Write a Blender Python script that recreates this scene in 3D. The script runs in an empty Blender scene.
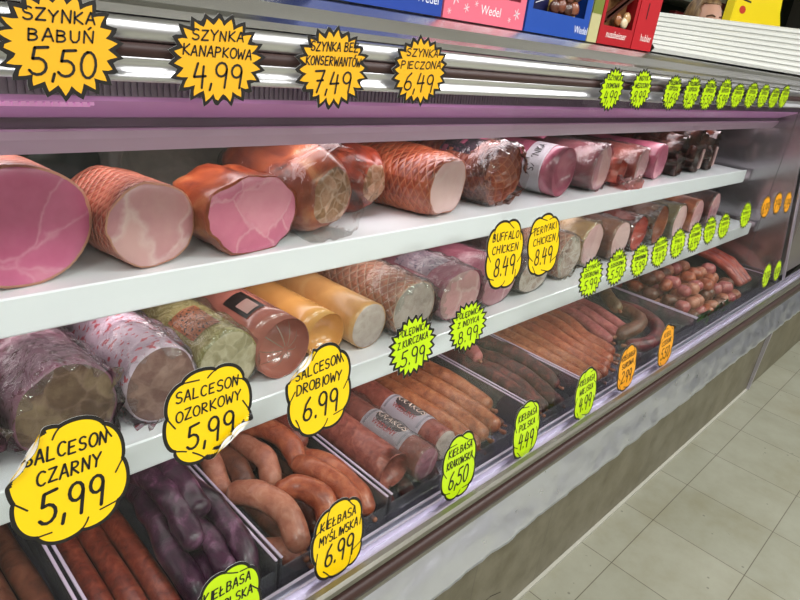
import bpy, bmesh, math, random
from mathutils import Vector, Matrix, noise
PI = math.pi
S = bpy.context.scene
C = S.collection

# ---------------------------------------------------------------- camera, world, light
cam_d = bpy.data.cameras.new('camera'); cam = bpy.data.objects.new('camera', cam_d); C.objects.link(cam)
AX = ((0.70647069, -0.19934522, 0.6790881), (-0.69785821, -0.35600747, 0.62149223), (0.11786894, -0.91297325, -0.39062354))
M = Matrix(((AX[0][0], -AX[0][1], -AX[0][2], 0), (AX[1][0], -AX[1][1], -AX[1][2], 0),
            (AX[2][0], -AX[2][1], -AX[2][2], 1.44), (0, 0, 0, 1)))
cam.matrix_world = M
cam_d.sensor_width = 36; cam_d.lens = 620 / 800 * 36; cam_d.clip_start = 0.02; cam_d.clip_end = 60
S.camera = cam
W = bpy.data.worlds.new('world'); S.world = W; W.use_nodes = True
W.node_tree.nodes['Background'].inputs[0].default_value = (0.93, 0.96, 1.0, 1)
W.node_tree.nodes['Background'].inputs[1].default_value = 0.32
S.view_settings.view_transform = 'Standard'; S.view_settings.look = 'None'
S.view_settings.gamma = 1; S.view_settings.exposure = -0.3

def area(name, loc, sx, sy, power, col, rot=(0, 0, 0)):
    d = bpy.data.lights.new(name, 'AREA'); d.shape = 'RECTANGLE'; d.size = sx; d.size_y = sy
    d.energy = power; d.color = col
    o = bpy.data.objects.new(name, d); C.objects.link(o); o.location = loc; o.rotation_euler = rot
    return o
LAMPS = [(-1.0, -0.75), (1.2, -0.75), (3.4, -0.75), (5.6, -0.75), (0.1, 2.4), (2.3, 2.4), (4.5, 2.4), (6.7, 2.4), (-0.6, -2.7), (1.6, -2.7), (3.8, -2.7)]  # row farthest from the case front: unseen, added for frontal fill
for lx, ly in LAMPS:
    area('ceiling_tube_light', (lx, ly, 2.89), 1.3, 0.26, (66 if ly < -2 else 40) if ly < 0 else 20, (0.99, 0.985, 1.0))
area('canopy_tube_light', (1.2, 0.825, 1.279), 2.9, 0.05, 3.6, (1.0, 0.86, 0.93), (math.radians(-4), 0, 0))
area('shelf_tube_light', (0.5, 0.80, 1.054), 2.2, 0.03, 0.7, (1.0, 0.92, 0.93), (0, 0, 0))
area('shelf_tube_light', (0.5, 0.72, 0.868), 2.2, 0.03, 0.6, (1.0, 0.92, 0.93), (0, 0, 0))

# ---------------------------------------------------------------- colour and material helpers
def lin(c):
    return tuple((x / 12.92 if x <= 0.04045 else ((x + 0.055) / 1.055) ** 2.4) for x in (c[0] / 255, c[1] / 255, c[2] / 255)) + (1,)
MATS = {}
def newmat(name):
    m = bpy.data.materials.new(name); m.use_nodes = True
    nt = m.node_tree; b = nt.nodes['Principled BSDF']
    MATS[name] = m
    return m, nt, b
def plain(name, col, rough=0.5, metal=0, spec=0.5, coat=0, emit=0):
    if name in MATS: return MATS[name]
    m, nt, b = newmat(name)
    b.inputs['Base Color'].default_value = lin(col); b.inputs['Roughness'].default_value = rough
    b.inputs['Metallic'].default_value = metal; b.inputs['Specular IOR Level'].default_value = spec
    b.inputs['Coat Weight'].default_value = coat
    if emit:
        b.inputs['Emission Color'].default_value = lin(col); b.inputs['Emission Strength'].default_value = emit
    return m
def N(nt, t, **kw):
    n = nt.nodes.new(t)
    for k, v in kw.items():
        if k in n.inputs: n.inputs[k].default_value = v
        else: setattr(n, k, v)
    return n
def ramp(nt, stops):
    r = nt.nodes.new('ShaderNodeValToRGB'); e = r.color_ramp.elements
    e[0].position = stops[0][0]; e[0].color = lin(stops[0][1])
    e[1].position = stops[-1][0]; e[1].color = lin(stops[-1][1])
    for p, c in stops[1:-1]:
        x = e.new(p); x.color = lin(c)
    return r
def meat(name, cols, scale=30, rough=0.4, bump=0.4, stretch=(1, 1, 1), veins=None, vein_w=0.03, vscale=18, coat=0.25, pos=None, net=None):
    """mottled surface: cols = list of sRGB colours; veins = colour of thin wandering fat lines; net = (nu, nv, colour) woven netting in UV"""
    if name in MATS: return MATS[name]
    m, nt, b = newmat(name); L = nt.links.new
    tc = N(nt, 'ShaderNodeTexCoord'); mp = N(nt, 'ShaderNodeMapping'); L(tc.outputs['Object'], mp.inputs[0])
    mp.inputs['Scale'].default_value = stretch
    oi = N(nt, 'ShaderNodeObjectInfo'); cmb = N(nt, 'ShaderNodeCombineXYZ')
    mu = N(nt, 'ShaderNodeMath', operation='MULTIPLY'); mu.inputs[1].default_value = 7.0
    L(oi.outputs['Random'], mu.inputs[0])
    for i in range(3): L(mu.outputs[0], cmb.inputs[i])
    L(cmb.outputs[0], mp.inputs[1])
    nz = N(nt, 'ShaderNodeTexNoise', Scale=scale, Detail=6.0, Roughness=0.6, Distortion=0.6); L(mp.outputs[0], nz.inputs['Vector'])
    n = len(cols); ps = pos or [0.3 + 0.4 * i / (n - 1) for i in range(n)]
    r = ramp(nt, list(zip(ps, cols))); L(nz.outputs['Fac'], r.inputs[0])
    col = r.outputs[0]
    h = nz.outputs['Fac']
    if veins:
        nv = N(nt, 'ShaderNodeTexNoise', Scale=vscale, Detail=3.0, Roughness=0.55, Distortion=1.6); L(mp.outputs[0], nv.inputs['Vector'])
        s = N(nt, 'ShaderNodeMath', operation='SUBTRACT'); s.inputs[1].default_value = 0.5; L(nv.outputs['Fac'], s.inputs[0])
        a = N(nt, 'ShaderNodeMath', operation='ABSOLUTE'); L(s.outputs[0], a.inputs[0])
        mr = N(nt, 'ShaderNodeMapRange'); mr.inputs['From Min'].default_value = 0.0; mr.inputs['From Max'].default_value = vein_w
        mr.inputs['To Min'].default_value = 0.75; mr.inputs['To Max'].default_value = 0.0; L(a.outputs[0], mr.inputs['Value'])
        mx = N(nt, 'ShaderNodeMix', data_type='RGBA'); L(mr.outputs[0], mx.inputs['Factor']); L(col, mx.inputs['A']); mx.inputs['B'].default_value = lin(veins)
        col = mx.outputs['Result']
    if net:
        uv = N(nt, 'ShaderNodeSeparateXYZ'); L(tc.outputs['UV'], uv.inputs[0])
        def line(sgn):
            a = N(nt, 'ShaderNodeMath', operation='MULTIPLY'); a.inputs[1].default_value = net[0] * PI; L(uv.outputs[0], a.inputs[0])
            c = N(nt, 'ShaderNodeMath', operation='MULTIPLY_ADD'); c.inputs[1].default_value = net[1] * PI * sgn; L(uv.outputs[1], c.inputs[0]); L(a.outputs[0], c.inputs[2])
            s_ = N(nt, 'ShaderNodeMath', operation='SINE'); L(c.outputs[0], s_.inputs[0])
            ab = N(nt, 'ShaderNodeMath', operation='ABSOLUTE'); L(s_.outputs[0], ab.inputs[0])
            return ab.outputs[0]
        mn = N(nt, 'ShaderNodeMath', operation='MINIMUM'); L(line(1), mn.inputs[0]); L(line(-1), mn.inputs[1])
        mr = N(nt, 'ShaderNodeMapRange'); mr.inputs['From Max'].default_value = 0.34; mr.inputs['To Min'].default_value = 0.8; mr.inputs['To Max'].default_value = 0.0
        L(mn.outputs[0], mr.inputs['Value'])
        mx = N(nt, 'ShaderNodeMix', data_type='RGBA'); L(mr.outputs[0], mx.inputs['Factor']); L(col, mx.inputs['A']); mx.inputs['B'].default_value = lin(net[2])
        col = mx.outputs['Result']
        ad = N(nt, 'ShaderNodeMath', operation='MULTIPLY_ADD'); ad.inputs[1].default_value = 1.6; L(mn.outputs[0], ad.inputs[0]); L(h, ad.inputs[2]); h = ad.outputs[0]
    L(col, b.inputs['Base Color'])
    bp = N(nt, 'ShaderNodeBump', Strength=bump, Distance=0.003); L(h, bp.inputs['Height']); L(bp.outputs[0], b.inputs['Normal'])
    b.inputs['Roughness'].default_value = rough; b.inputs['Coat Weight'].default_value = coat; b.inputs['Coat Roughness'].default_value = 0.2
    return m
def film(name, tint=(240, 245, 240), refl=0.16, rough=0.12, scale=60, bump=0.5, haze=0.05):
    if name in MATS: return MATS[name]
    m, nt, b = newmat(name); L = nt.links.new
    out = nt.nodes['Material Output']; nt.nodes.remove(b)
    tr = N(nt, 'ShaderNodeBsdfTransparent'); tr.inputs[0].default_value = lin(tint)
    gl = N(nt, 'ShaderNodeBsdfGlossy'); gl.inputs['Roughness'].default_value = rough
    df = N(nt, 'ShaderNodeBsdfDiffuse'); df.inputs[0].default_value = lin((225, 225, 228))
    lw = N(nt, 'ShaderNodeLayerWeight'); lw.inputs['Blend'].default_value = 0.18
    mr = N(nt, 'ShaderNodeMapRange'); mr.inputs['To Min'].default_value = refl * 0.35; mr.inputs['To Max'].default_value = min(1, refl * 5)
    L(lw.outputs['Fresnel'], mr.inputs['Value'])
    m1 = N(nt, 'ShaderNodeMixShader'); m1.inputs[0].default_value = haze; L(tr.outputs[0], m1.inputs[1]); L(df.outputs[0], m1.inputs[2])
    m2 = N(nt, 'ShaderNodeMixShader'); L(mr.outputs[0], m2.inputs[0]); L(m1.outputs[0], m2.inputs[1]); L(gl.outputs[0], m2.inputs[2])
    if bump:
        tc = N(nt, 'ShaderNodeTexCoord'); nz = N(nt, 'ShaderNodeTexNoise', Scale=scale, Detail=3.0, Distortion=1.2); L(tc.outputs['Object'], nz.inputs['Vector'])
        bp = N(nt, 'ShaderNodeBump', Strength=bump, Distance=0.006); L(nz.outputs['Fac'], bp.inputs['Height'])
        L(bp.outputs[0], gl.inputs['Normal']); L(bp.outputs[0], lw.inputs['Normal'])
    L(m2.outputs[0], out.inputs[0])
    return m
def metal(name, col=(200, 200, 200), rough=0.25, bump=0.0, bscale=8, stretch=(1, 1, 1), dist=0.01, detail=2.0, var=0):
    if name in MATS: return MATS[name]
    m, nt, b = newmat(name); L = nt.links.new
    b.inputs['Base Color'].default_value = lin(col); b.inputs['Metallic'].default_value = 1; b.inputs['Roughness'].default_value = rough
    tc = N(nt, 'ShaderNodeTexCoord'); mp = N(nt, 'ShaderNodeMapping'); L(tc.outputs['Object'], mp.inputs[0]); mp.inputs['Scale'].default_value = stretch
    nz = N(nt, 'ShaderNodeTexNoise', Scale=bscale, Detail=detail); L(mp.outputs[0], nz.inputs['Vector'])
    if bump:
        bp = N(nt, 'ShaderNodeBump', Strength=bump, Distance=dist); L(nz.outputs['Fac'], bp.inputs['Height']); L(bp.outputs[0], b.inputs['Normal'])
    if var:
        nz2 = N(nt, 'ShaderNodeTexNoise', Scale=bscale * 3, Detail=4.0); L(mp.outputs[0], nz2.inputs['Vector'])
        mr = N(nt, 'ShaderNodeMapRange'); mr.inputs['To Min'].default_value = max(0.05, rough - var); mr.inputs['To Max'].default_value = rough + var
        L(nz2.outputs['Fac'], mr.inputs['Value']); L(mr.outputs[0], b.inputs['Roughness'])
    return m

# ---------------------------------------------------------------- object helpers
def tag(o, label=None, cat=None, group=None, kind=None):
    if label: o['label'] = label
    if cat: o['category'] = cat
    if group: o['group'] = group
    if kind: o['kind'] = kind
    return o
def empty(name, loc=(0, 0, 0), rz=0):
    o = bpy.data.objects.new(name, None); C.objects.link(o); o.location = loc; o.rotation_euler = (0, 0, rz)
    o.empty_display_size = 0.05
    return o
def link(name, bm, mats, parent=None, smooth=True, loc=None):
    bm.normal_update()
    me = bpy.data.meshes.new(name); bm.to_mesh(me); bm.free()
    for m in (mats if isinstance(mats, (list, tuple)) else [mats]): me.materials.append(m)
    if smooth:
        for p in me.polygons: p.use_smooth = True
    o = bpy.data.objects.new(name, me); C.objects.link(o)
    if parent: o.parent = parent
    if loc is not None: o.location = loc
    return o
def bx(bm, x0, x1, y0, y1, z0, z1, mi=0):
    v = [bm.verts.new((x, y, z)) for x in (x0, x1) for y in (y0, y1) for z in (z0, z1)]
    fs = []
    for q in ((0, 1, 3, 2), (4, 6, 7, 5), (0, 4, 5, 1), (2, 3, 7, 6), (0, 2, 6, 4), (1, 5, 7, 3)):
        f = bm.faces.new([v[i] for i in q]); f.material_index = mi; fs.append(f)
    return v
def box(name, x0, x1, y0, y1, z0, z1, mat, parent=None, bev=0, seg=2):
    bm = bmesh.new(); bx(bm, x0, x1, y0, y1, z0, z1)
    if bev: bmesh.ops.bevel(bm, geom=bm.edges[:] , offset=bev, segments=seg, affect='EDGES', profile=0.5)
    return link(name, bm, mat, parent, smooth=False)
def extrude_profile(name, prof, x0, x1, mat, parent=None, smooth=False, nx=1, disp=None, close=True):
    """prof: list of (y, z), closed; extruded along x"""
    bm = bmesh.new(); rings = []
    for i in range(nx + 1):
        x = x0 + (x1 - x0) * i / nx
        ring = []
        for (y, z) in prof:
            p = Vector((x, y, z))
            if disp: p = disp(p)
            ring.append(bm.verts.new(p))
        rings.append(ring)
    n = len(prof); m = n if close else n - 1
    for i in range(nx):
        for j in range(m):
            k = (j + 1) % n
            bm.faces.new((rings[i][j], rings[i + 1][j], rings[i + 1][k], rings[i][k]))
    if close:
        bm.faces.new(rings[0][::-1]); bm.faces.new(rings[-1])
    bmesh.ops.recalc_face_normals(bm, faces=bm.faces)
    o = link(name, bm, mat, parent, smooth=False)
    if smooth:
        for p in o.data.polygons: p.use_smooth = abs(p.normal.x) < 0.5
    return o

# tube with uv and rounded ends ------------------------------------------------
def catmull(pts, n):
    P = [Vector(p) for p in pts]
    if len(P) == 2:
        return [P[0].lerp(P[1], i / n) for i in range(n + 1)]
    P = [P[0] * 2 - P[1]] + P + [P[-1] * 2 - P[-2]]
    out = []; segs = len(P) - 3
    for i in range(n + 1):
        t = i / n * segs; k = min(int(t), segs - 1); t -= k
        a, b, c, d = P[k:k + 4]
        out.append(0.5 * ((2 * b) + (c - a) * t + (2 * a - 5 * b + 4 * c - d) * t * t + (3 * b - 3 * c + d - a) * t ** 3))
    return out
def tube_bm(path, rad, seg=16, nround=4, cap0=True, cap1=True, bumpy=0.0, seed=0, bfreq=25, flat=1.0):
    """path points, rad(t) radius. Rounded ends."""
    bm = bmesh.new(); uvl = bm.loops.layers.uv.new('uv')
    n = len(path); rings = []; L = 0
    def frame(i):
        a = path[max(0, i - 1)]; b = path[min(n - 1, i + 1)]
        t = (b - a).normalized(); up = Vector((0, 0, 1))
        if abs(t.z) > 0.95: up = Vector((0, 1, 0))
        s = t.cross(up).normalized(); u = s.cross(t).normalized()
        return t, s, u
    def ring(c, s, u, r, v):
        out = []
        for j in range(seg):
            a = 2 * PI * j / seg
            d = s * math.cos(a) + u * math.sin(a) * flat
            p = c + d * r
            if bumpy:
                q = p * bfreq + Vector((seed * 3.1, seed, 0))
                p = p + d * bumpy * noise.noise(q) * min(1, r / 0.01)
            out.append(bm.verts.new(p))
        rings.append((out, v))
    if cap0:
        t, s, u = frame(0); r = rad(0)
        for k in range(nround, 0, -1):
            a = PI / 2 * k / (nround + 0.35)
            ring(path[0] - t * r * math.sin(a) * 0.9, s, u, r * math.cos(a), -0.02 * k)
    for i in range(n):
        t, s, u = frame(i); ring(path[i], s, u, rad(i / (n - 1)), i / (n - 1))
    if cap1:
        t, s, u = frame(n - 1); r = rad(1)
        for k in range(1, nround + 1):
            a = PI / 2 * k / (nround + 0.35)
            ring(path[-1] + t * r * math.sin(a) * 0.9, s, u, r * math.cos(a), 1 + 0.02 * k)
    for i in range(len(rings) - 1):
        A, va = rings[i]; B, vb = rings[i + 1]
        for j in range(seg):
            k = (j + 1) % seg
            f = bm.faces.new((A[j], A[k], B[k], B[j]))
            for lp, uvv in zip(f.loops, ((j / seg, va), ((j + 1) / seg, va), ((j + 1) / seg, vb), (j / seg, vb))): lp[uvl].uv = uvv
    bm.faces.new(rings[0][0][::-1]); bm.faces.new(rings[-1][0])
    bmesh.ops.recalc_face_normals(bm, faces=bm.faces)
    return bm

# ham / log with cut face -------------------------------------------------------
def outline(a, rx, rz, sup, lumps, seed):
    c, s = math.cos(a), math.sin(a)
    k = (abs(c) ** sup + abs(s) ** sup) ** (-1 / sup)
    q = 1 + lumps * (noise.noise(Vector((c * 1.3 + seed, s * 1.3, seed * 0.7))) + 0.5 * noise.noise(Vector((c * 3 + seed, s * 3, 5))))
    return rx * c * k * q, rz * s * k * q
def log_bm(L, rx, rz, sup=2.0, lumps=0.06, seed=0, seg=40, nl=22, back=0.5, front_round=0.0, grow=1.0, crumple=0, bumpy=0.0, bfreq=30, over=0.0, taper=0.0, shoulder=0):
    """axis +Y, front plane at y=0, bottom at z=0."""
    bm = bmesh.new(); uvl = bm.loops.layers.uv.new('uv'); rings = []
    st = []
    br = min(rx, rz) * back * 1.6
    if front_round:
        fr = min(rx, rz) * front_round
        for k in range(7):
            a = PI / 2 * (k + 0.3) / 7.3; st.append((fr * (1 - math.sin(a)), (max(0.0, 1 - (1 - math.sin(a)) ** 2) ** 0.5)))
        y0 = fr
    elif shoulder:
        fr = min(rx, rz) * .9; k0 = shoulder
        for k in range(6):
            u = k / 6; st.append((fr * u, k0 + (1 - k0) * math.sin(u * PI / 2)))
        y0 = fr
    else: y0 = -over
    for i in range(nl + 1): st.append((y0 + (L - br - y0) * i / nl, 1.0))
    for k in range(1, 8):
        a = PI / 2 * k / 7.4; st.append((L - br + br * math.sin(a), math.cos(a)))
    for y, s in st:
        r_ = []
        s2 = s * (1 - taper * max(0, y) / L)
        for j in range(seg):
            a = 2 * PI * j / seg
            x, z = outline(a, rx, rz, sup, lumps, seed)
            w = 1 + lumps * 0.8 * noise.noise(Vector((math.cos(a) * 1.2, y * 9, math.sin(a) * 1.2 + seed)))
            x *= s2 * w * grow; z *= s2 * w * grow
            p = Vector((x, y, rz + z))
            if bumpy: 
                k_ = bumpy * noise.noise(p * bfreq + Vector((seed, 0, 0))); p += Vector((x, 0, z)).normalized() * k_
            if crumple:
                k_ = crumple * (abs(noise.noise(p * 28 + Vector((seed * 2, 0, 0)))) * 1.6 + 0.5 * abs(noise.noise(p * 70 + Vector((seed, 1, 0)))))
                if y < 0: k_ += crumple * (-y / max(over, 1e-4)) * (noise.noise(Vector((a * 4, y * 40, seed))) - 0.3) * 3
                p += Vector((x, 0, z)).normalized() * k_
            p.z = max(p.z, 0.0005 if not crumple else 0.0002)
            r_.append(bm.verts.new(p))
        rings.append((r_, y / L))
    for i in range(len(rings) - 1):
        A, va = rings[i]; B, vb = rings[i + 1]
        for j in range(seg):
            k = (j + 1) % seg
            f = bm.faces.new((A[j], A[k], B[k], B[j]))
            for lp, q in zip(f.loops, ((j / seg, va), ((j + 1) / seg, va), ((j + 1) / seg, vb), (j / seg, vb))): lp[uvl].uv = q
    bm.faces.new(rings[-1][0])
    if not crumple or not over: bm.faces.new(rings[0][0][::-1])
    bmesh.ops.recalc_face_normals(bm, faces=bm.faces)
    return bm
def face_bm(rx, rz, sup=2.0, lumps=0.06, seed=0, seg=40, inset=0.97, bulge=0.003, rough=0.0012):
    bm = bmesh.new(); rings = []; nr = 9
    for i in range(nr):
        t = 1 - i / nr
        r_ = []
        for j in range(seg):
            a = 2 * PI * j / seg; x, z = outline(a, rx, rz, sup, lumps, seed)
            w = 1 + lumps * 0.8 * noise.noise(Vector((math.cos(a) * 1.2, 0, math.sin(a) * 1.2 + seed)))
            p = Vector((x * w * inset * t, 0, max(0.001, rz + z * w * inset * t)))
            p.y = -0.0008 - bulge * (1 - t ** 6) + rough * noise.noise(p * 90 + Vector((seed, 0, 0)))
            if i == 0: p.y = 0.001
            r_.append(bm.verts.new(p))
        rings.append(r_)
    c = bm.verts.new((0, -0.0008 - bulge, rz))
    for i in range(nr - 1):
        for j in range(seg):
            k = (j + 1) % seg; bm.faces.new((rings[i][j], rings[i][k], rings[i + 1][k], rings[i + 1][j]))
    for j in range(seg): bm.faces.new((rings[-1][j], rings[-1][(j + 1) % seg], c))
    bmesh.ops.recalc_face_normals(bm, faces=bm.faces)
    return bm
def cut_log(name, label, cat, x, y, z, L, rx, rz, skin, face=None, rz_deg=0, sup=2.0, lumps=0.06, seed=1, group=None,
            band=None, bandm=None, wrap=None, over=0.02, back=0.5, front_round=0.0, bumpy=0.0, taper=0.0, bfreq=30, bandname='label_band', shoulder=0, crumple=.006):
    t = empty(name, (x, y, z), math.radians(rz_deg)); tag(t, label, cat, group)
    link('body', log_bm(L, rx, rz, sup, lumps, seed, back=back, front_round=front_round, bumpy=bumpy, taper=taper, bfreq=bfreq, shoulder=shoulder), skin, t)
    if face: link('cut_face', face_bm(rx, rz, sup, lumps, seed, inset=.992 * (shoulder or 1)), face, t)
    if band:
        for (b0, b1, a0, a1) in band: link(bandname, band_bm(L, rx, rz, sup, lumps, seed, b0, b1, a0, a1, taper), bandm, t)
    if wrap: link('plastic_wrap', log_bm(L, rx, rz, sup, lumps, seed, seg=64, nl=34, grow=1.03, crumple=crumple, over=over, shoulder=0 if over else shoulder, back=back, taper=taper, front_round=front_round if not over else 0), wrap, t)
    return t
def band_bm(L, rx, rz, sup, lumps, seed, y0, y1, a0=0, a1=360, taper=0, off=0.0012, ny=12, seg=48):
    bm = bmesh.new(); uvl = bm.loops.layers.uv.new('uv'); g = []
    for i in range(ny + 1):
        y = y0 + (y1 - y0) * i / ny; row = []
        for j in range(seg + 1):
            a = math.radians(a0 + (a1 - a0) * j / seg); x, z = outline(a, rx, rz, sup, lumps, seed)
            w = (1 + lumps * 0.8 * noise.noise(Vector((math.cos(a) * 1.2, y * 9, math.sin(a) * 1.2 + seed)))) * (1 - taper * max(0, y) / L)
            d = Vector((x, 0, z)).normalized(); p = Vector((x * w, y, rz + z * w)) + d * off
            p.z = max(p.z, 0.0003)
            row.append(bm.verts.new(p))
        g.append(row)
    for i in range(ny):
        for j in range(seg):
            f = bm.faces.new((g[i][j], g[i][j + 1], g[i + 1][j + 1], g[i + 1][j]))
            for lp, q in zip(f.loops, ((j / seg, i / ny), ((j + 1) / seg, i / ny), ((j + 1) / seg, (i + 1) / ny), (j / seg, (i + 1) / ny))): lp[uvl].uv = q
    bmesh.ops.solidify(bm, geom=bm.faces[:], thickness=0.0005)
    return bm

# stroke lettering ---------------------------------------------------------------
def arc(cx, cy, rx, ry, a0, a1, n=8):
    return [(cx + rx * math.cos(math.radians(a0 + (a1 - a0) * i / n)), cy + ry * math.sin(math.radians(a0 + (a1 - a0) * i / n))) for i in range(n + 1)]
G = {
 'A': [[(0, 0), (1.9, 6), (2.2, 6), (3.9, 0)], [(0.8, 2.1), (3.2, 2.2)]],
 'B': [[(0.2, 0), (0.3, 6)], [(0.3, 5.8)] + arc(1.5, 4.6, 1.7, 1.25, 80, -85, 6) + [(0.4, 3.3)], [(0.4, 3.3)] + arc(1.6, 1.7, 1.9, 1.6, 75, -90, 6) + [(0.2, 0.05)]],
 'C': [arc(2.2, 3, 2.1, 3, 50, 310, 10)],
 'D': [[(0.2, 0), (0.3, 6)], [(0.3, 5.9)] + arc(1.0, 3, 2.8, 2.95, 80, -80, 8) + [(0.2, 0.05)]],
 'E': [[(3.4, 5.9), (0.3, 5.7), (0.2, 0.1), (3.5, 0.2)], [(0.3, 3), (2.8, 3.2)]],
 'F': [[(3.6, 6), (0.4, 5.7), (0.2, 0)], [(0.3, 3), (2.8, 3.2)]],
 'G': [arc(2.2, 3, 2.1, 3, 50, 330, 10) + [(4.1, 2.7), (2.4, 2.7)]],
 'H': [[(0.3, 0), (0.2, 6)], [(3.7, 0), (3.7, 6)], [(0.2, 3), (3.7, 3.2)]],
 'I': [[(0.9, 0), (1.0, 6)]],
 'J': [[(3.2, 6), (3.2, 1.2), (2.4, 0.1), (1, 0), (0.3, 1.2)]],
 'K': [[(0.3, 0), (0.3, 6)], [(3.6, 6), (0.4, 2.8), (3.9, 0)]],
 'L': [[(0.4, 6), (0.2, 0.1), (3.5, 0.2)]],
 'M': [[(0, 0), (0.6, 6), (2.3, 2.2), (4, 6), (4.5, 0)]],
 'N': [[(0.2, 0), (0.4, 6), (3.5, 0.2), (3.8, 6.1)]],
 'O': [arc(2.1, 3, 2.1, 3, 100, 465, 14)],
 'P': [[(0.2, 0), (0.4, 6)], [(0.3, 5.8)] + arc(1.6, 4.4, 1.9, 1.5, 80, -90, 7) + [(0.4, 2.8)]],
 'R': [[(0.2, 0), (0.4, 6)], [(0.3, 5.8)] + arc(1.6, 4.5, 1.8, 1.4, 80, -90, 7) + [(0.4, 3.1), (3.7, 0)]],
 'S': [arc(2.0, 4.5, 1.7, 1.5, 40, 250, 8) + arc(1.9, 1.5, 1.8, 1.5, 70, -150, 8)],
 'T': [[(0, 5.9), (4, 6)], [(2, 6), (2, 0)]],
 'U': [[(0.2, 6), (0.3, 1.6), (1.2, 0.1), (2.6, 0.1), (3.6, 1.6), (3.8, 6)]],
 'W': [[(0, 6), (1, 0), (2.4, 4), (3.8, 0), (4.9, 6)]],
 'Y': [[(0, 6), (2, 3), (4, 6)], [(2, 3), (1.7, 0)]],
 'Z': [[(0.2, 5.8), (3.7, 6), (0.1, 0.1), (3.9, 0.2)]],
 '0': [arc(2, 3, 1.8, 3, 100, 465, 14)], '1': [[(0.6, 4.6), (1.8, 6), (1.8, 0)]],
 '2': [arc(1.9, 4.4, 1.7, 1.6, 160, -30, 8) + [(0.1, 0.1), (3.8, 0.2)]],
 '3': [arc(1.7, 4.5, 1.7, 1.4, 150, -80, 8) + arc(1.8, 1.6, 1.9, 1.6, 80, -150, 8)],
 '4': [[(1.2, 6), (0.2, 2.4), (3.8, 2.6)], [(3, 5.2), (2.8, -0.6)]],
 '5': [[(3.9, 6.1), (1.0, 5.8), (0.6, 3.4)] + arc(1.7, 1.8, 2.0, 1.8, 110, -150, 9)],
 '6': [[(3.0, 6.2), (1.2, 4.6), (0.3, 2)] + arc(2, 1.6, 1.8, 1.6, 180, 540, 12)],
 '7': [[(0.2, 5.8), (3.8, 6), (1.6, -0.4)], [(1.2, 3.0), (3.6, 3.2)]],
 '8': [arc(2, 4.5, 1.4, 1.5, -90, 270, 10), arc(2, 1.5, 1.8, 1.6, 90, 450, 12)],
 '9': [arc(2, 4.2, 1.7, 1.8, 0, 360, 12) + [(3.6, 2.8), (3.3, -0.6)]],
 ',': [[(0.6, 0.6), (0.2, -1.2)]], '.': [[(0.4, 0), (0.5, 0.5)]],
}
G['Ł'] = G['L'] + [[(-0.5, 2.4), (2.0, 3.8)]]; G['Ę'] = G['E'] + [[(3, 0.1), (2.6, -1), (3.6, -1.3)]]; G['Ś'] = G['S'] + [[(1.8, 6.9), (2.8, 8)]]
G['Ń'] = G['N'] + [[(1.8, 6.9), (2.8, 8)]]; G['Ó'] = G['O'] + [[(1.8, 6.9), (2.8, 8)]]; G['Ż'] = G['Z'] + [[(2, 7), (2.1, 7.4)]]
ADV = {'I': 2.0, 'M': 5.6, 'W': 6.0, ',': 1.5, '.': 1.5, ' ': 2.6, '1': 3.0}
def text_strokes(s, rnd):
    out = []; x = 0
    for ch in s:
        dy = rnd.uniform(-0.25, 0.25); k = rnd.uniform(0.95, 1.05)
        for st in G.get(ch, []): out.append([(x + px * k, py * k + dy) for px, py in st])
        x += ADV.get(ch, 5.2)
    return out, x - 1.2
def stroke_mesh(bm, strokes, wdt, mapf, mi=0):
    """flat marker line of width wdt; mapf: (x, z) -> Vector"""
    parts = []
    for st in strokes:
        cur = [st[0]]
        for k in range(1, len(st)):
            cur.append(st[k])
            if k < len(st) - 1:
                a1 = math.atan2(st[k][1] - st[k - 1][1], st[k][0] - st[k - 1][0]); a2 = math.atan2(st[k + 1][1] - st[k][1], st[k + 1][0] - st[k][0])
                d = abs((a2 - a1 + PI) % (2 * PI) - PI)
                if d > .9: parts.append(cur); cur = [st[k]]
        parts.append(cur)
    for st in parts:
        pts = []
        for a, b in zip(st[:-1], st[1:]):
            d = math.hypot(b[0] - a[0], b[1] - a[1]); n = max(1, int(d / 0.012))
            for i in range(n): pts.append((a[0] + (b[0] - a[0]) * i / n, a[1] + (b[1] - a[1]) * i / n))
        pts.append(st[-1])
        h = wdt / 2
        L_, R_ = [], []
        for i, p in enumerate(pts):
            a = pts[max(0, i - 1)]; b = pts[min(len(pts) - 1, i + 1)]
            dx, dz = b[0] - a[0], b[1] - a[1]; d = math.hypot(dx, dz) or 1; nx, nz = -dz / d, dx / d
            L_.append(bm.verts.new(mapf(p[0] + nx * h, p[1] + nz * h))); R_.append(bm.verts.new(mapf(p[0] - nx * h, p[1] - nz * h)))
        for i in range(len(pts) - 1):
            f = bm.faces.new((L_[i], R_[i], R_[i + 1], L_[i + 1])); f.material_index = mi
        for e in (pts[0], pts[-1]):
            vs = [bm.verts.new(mapf(e[0] + h * math.cos(k * PI / 3), e[1] + h * math.sin(k * PI / 3))) for k in range(6)]
            f = bm.faces.new(vs); f.material_index = mi
def font_mesh(txt, size, mapf):
    """built-in font text flattened to a bmesh, centred"""
    cu = bpy.data.curves.new('t', 'FONT'); cu.body = txt; cu.size = size; cu.align_x = 'CENTER'; cu.align_y = 'CENTER'; cu.shear = 0.0
    o = bpy.data.objects.new('t', cu); me = o.to_mesh(); bm = bmesh.new(); bm.from_mesh(me)
    o.to_mesh_clear(); bpy.data.objects.remove(o)
    for v in bm.verts: v.co = mapf(v.co.x, v.co.y)
    return bm

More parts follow.
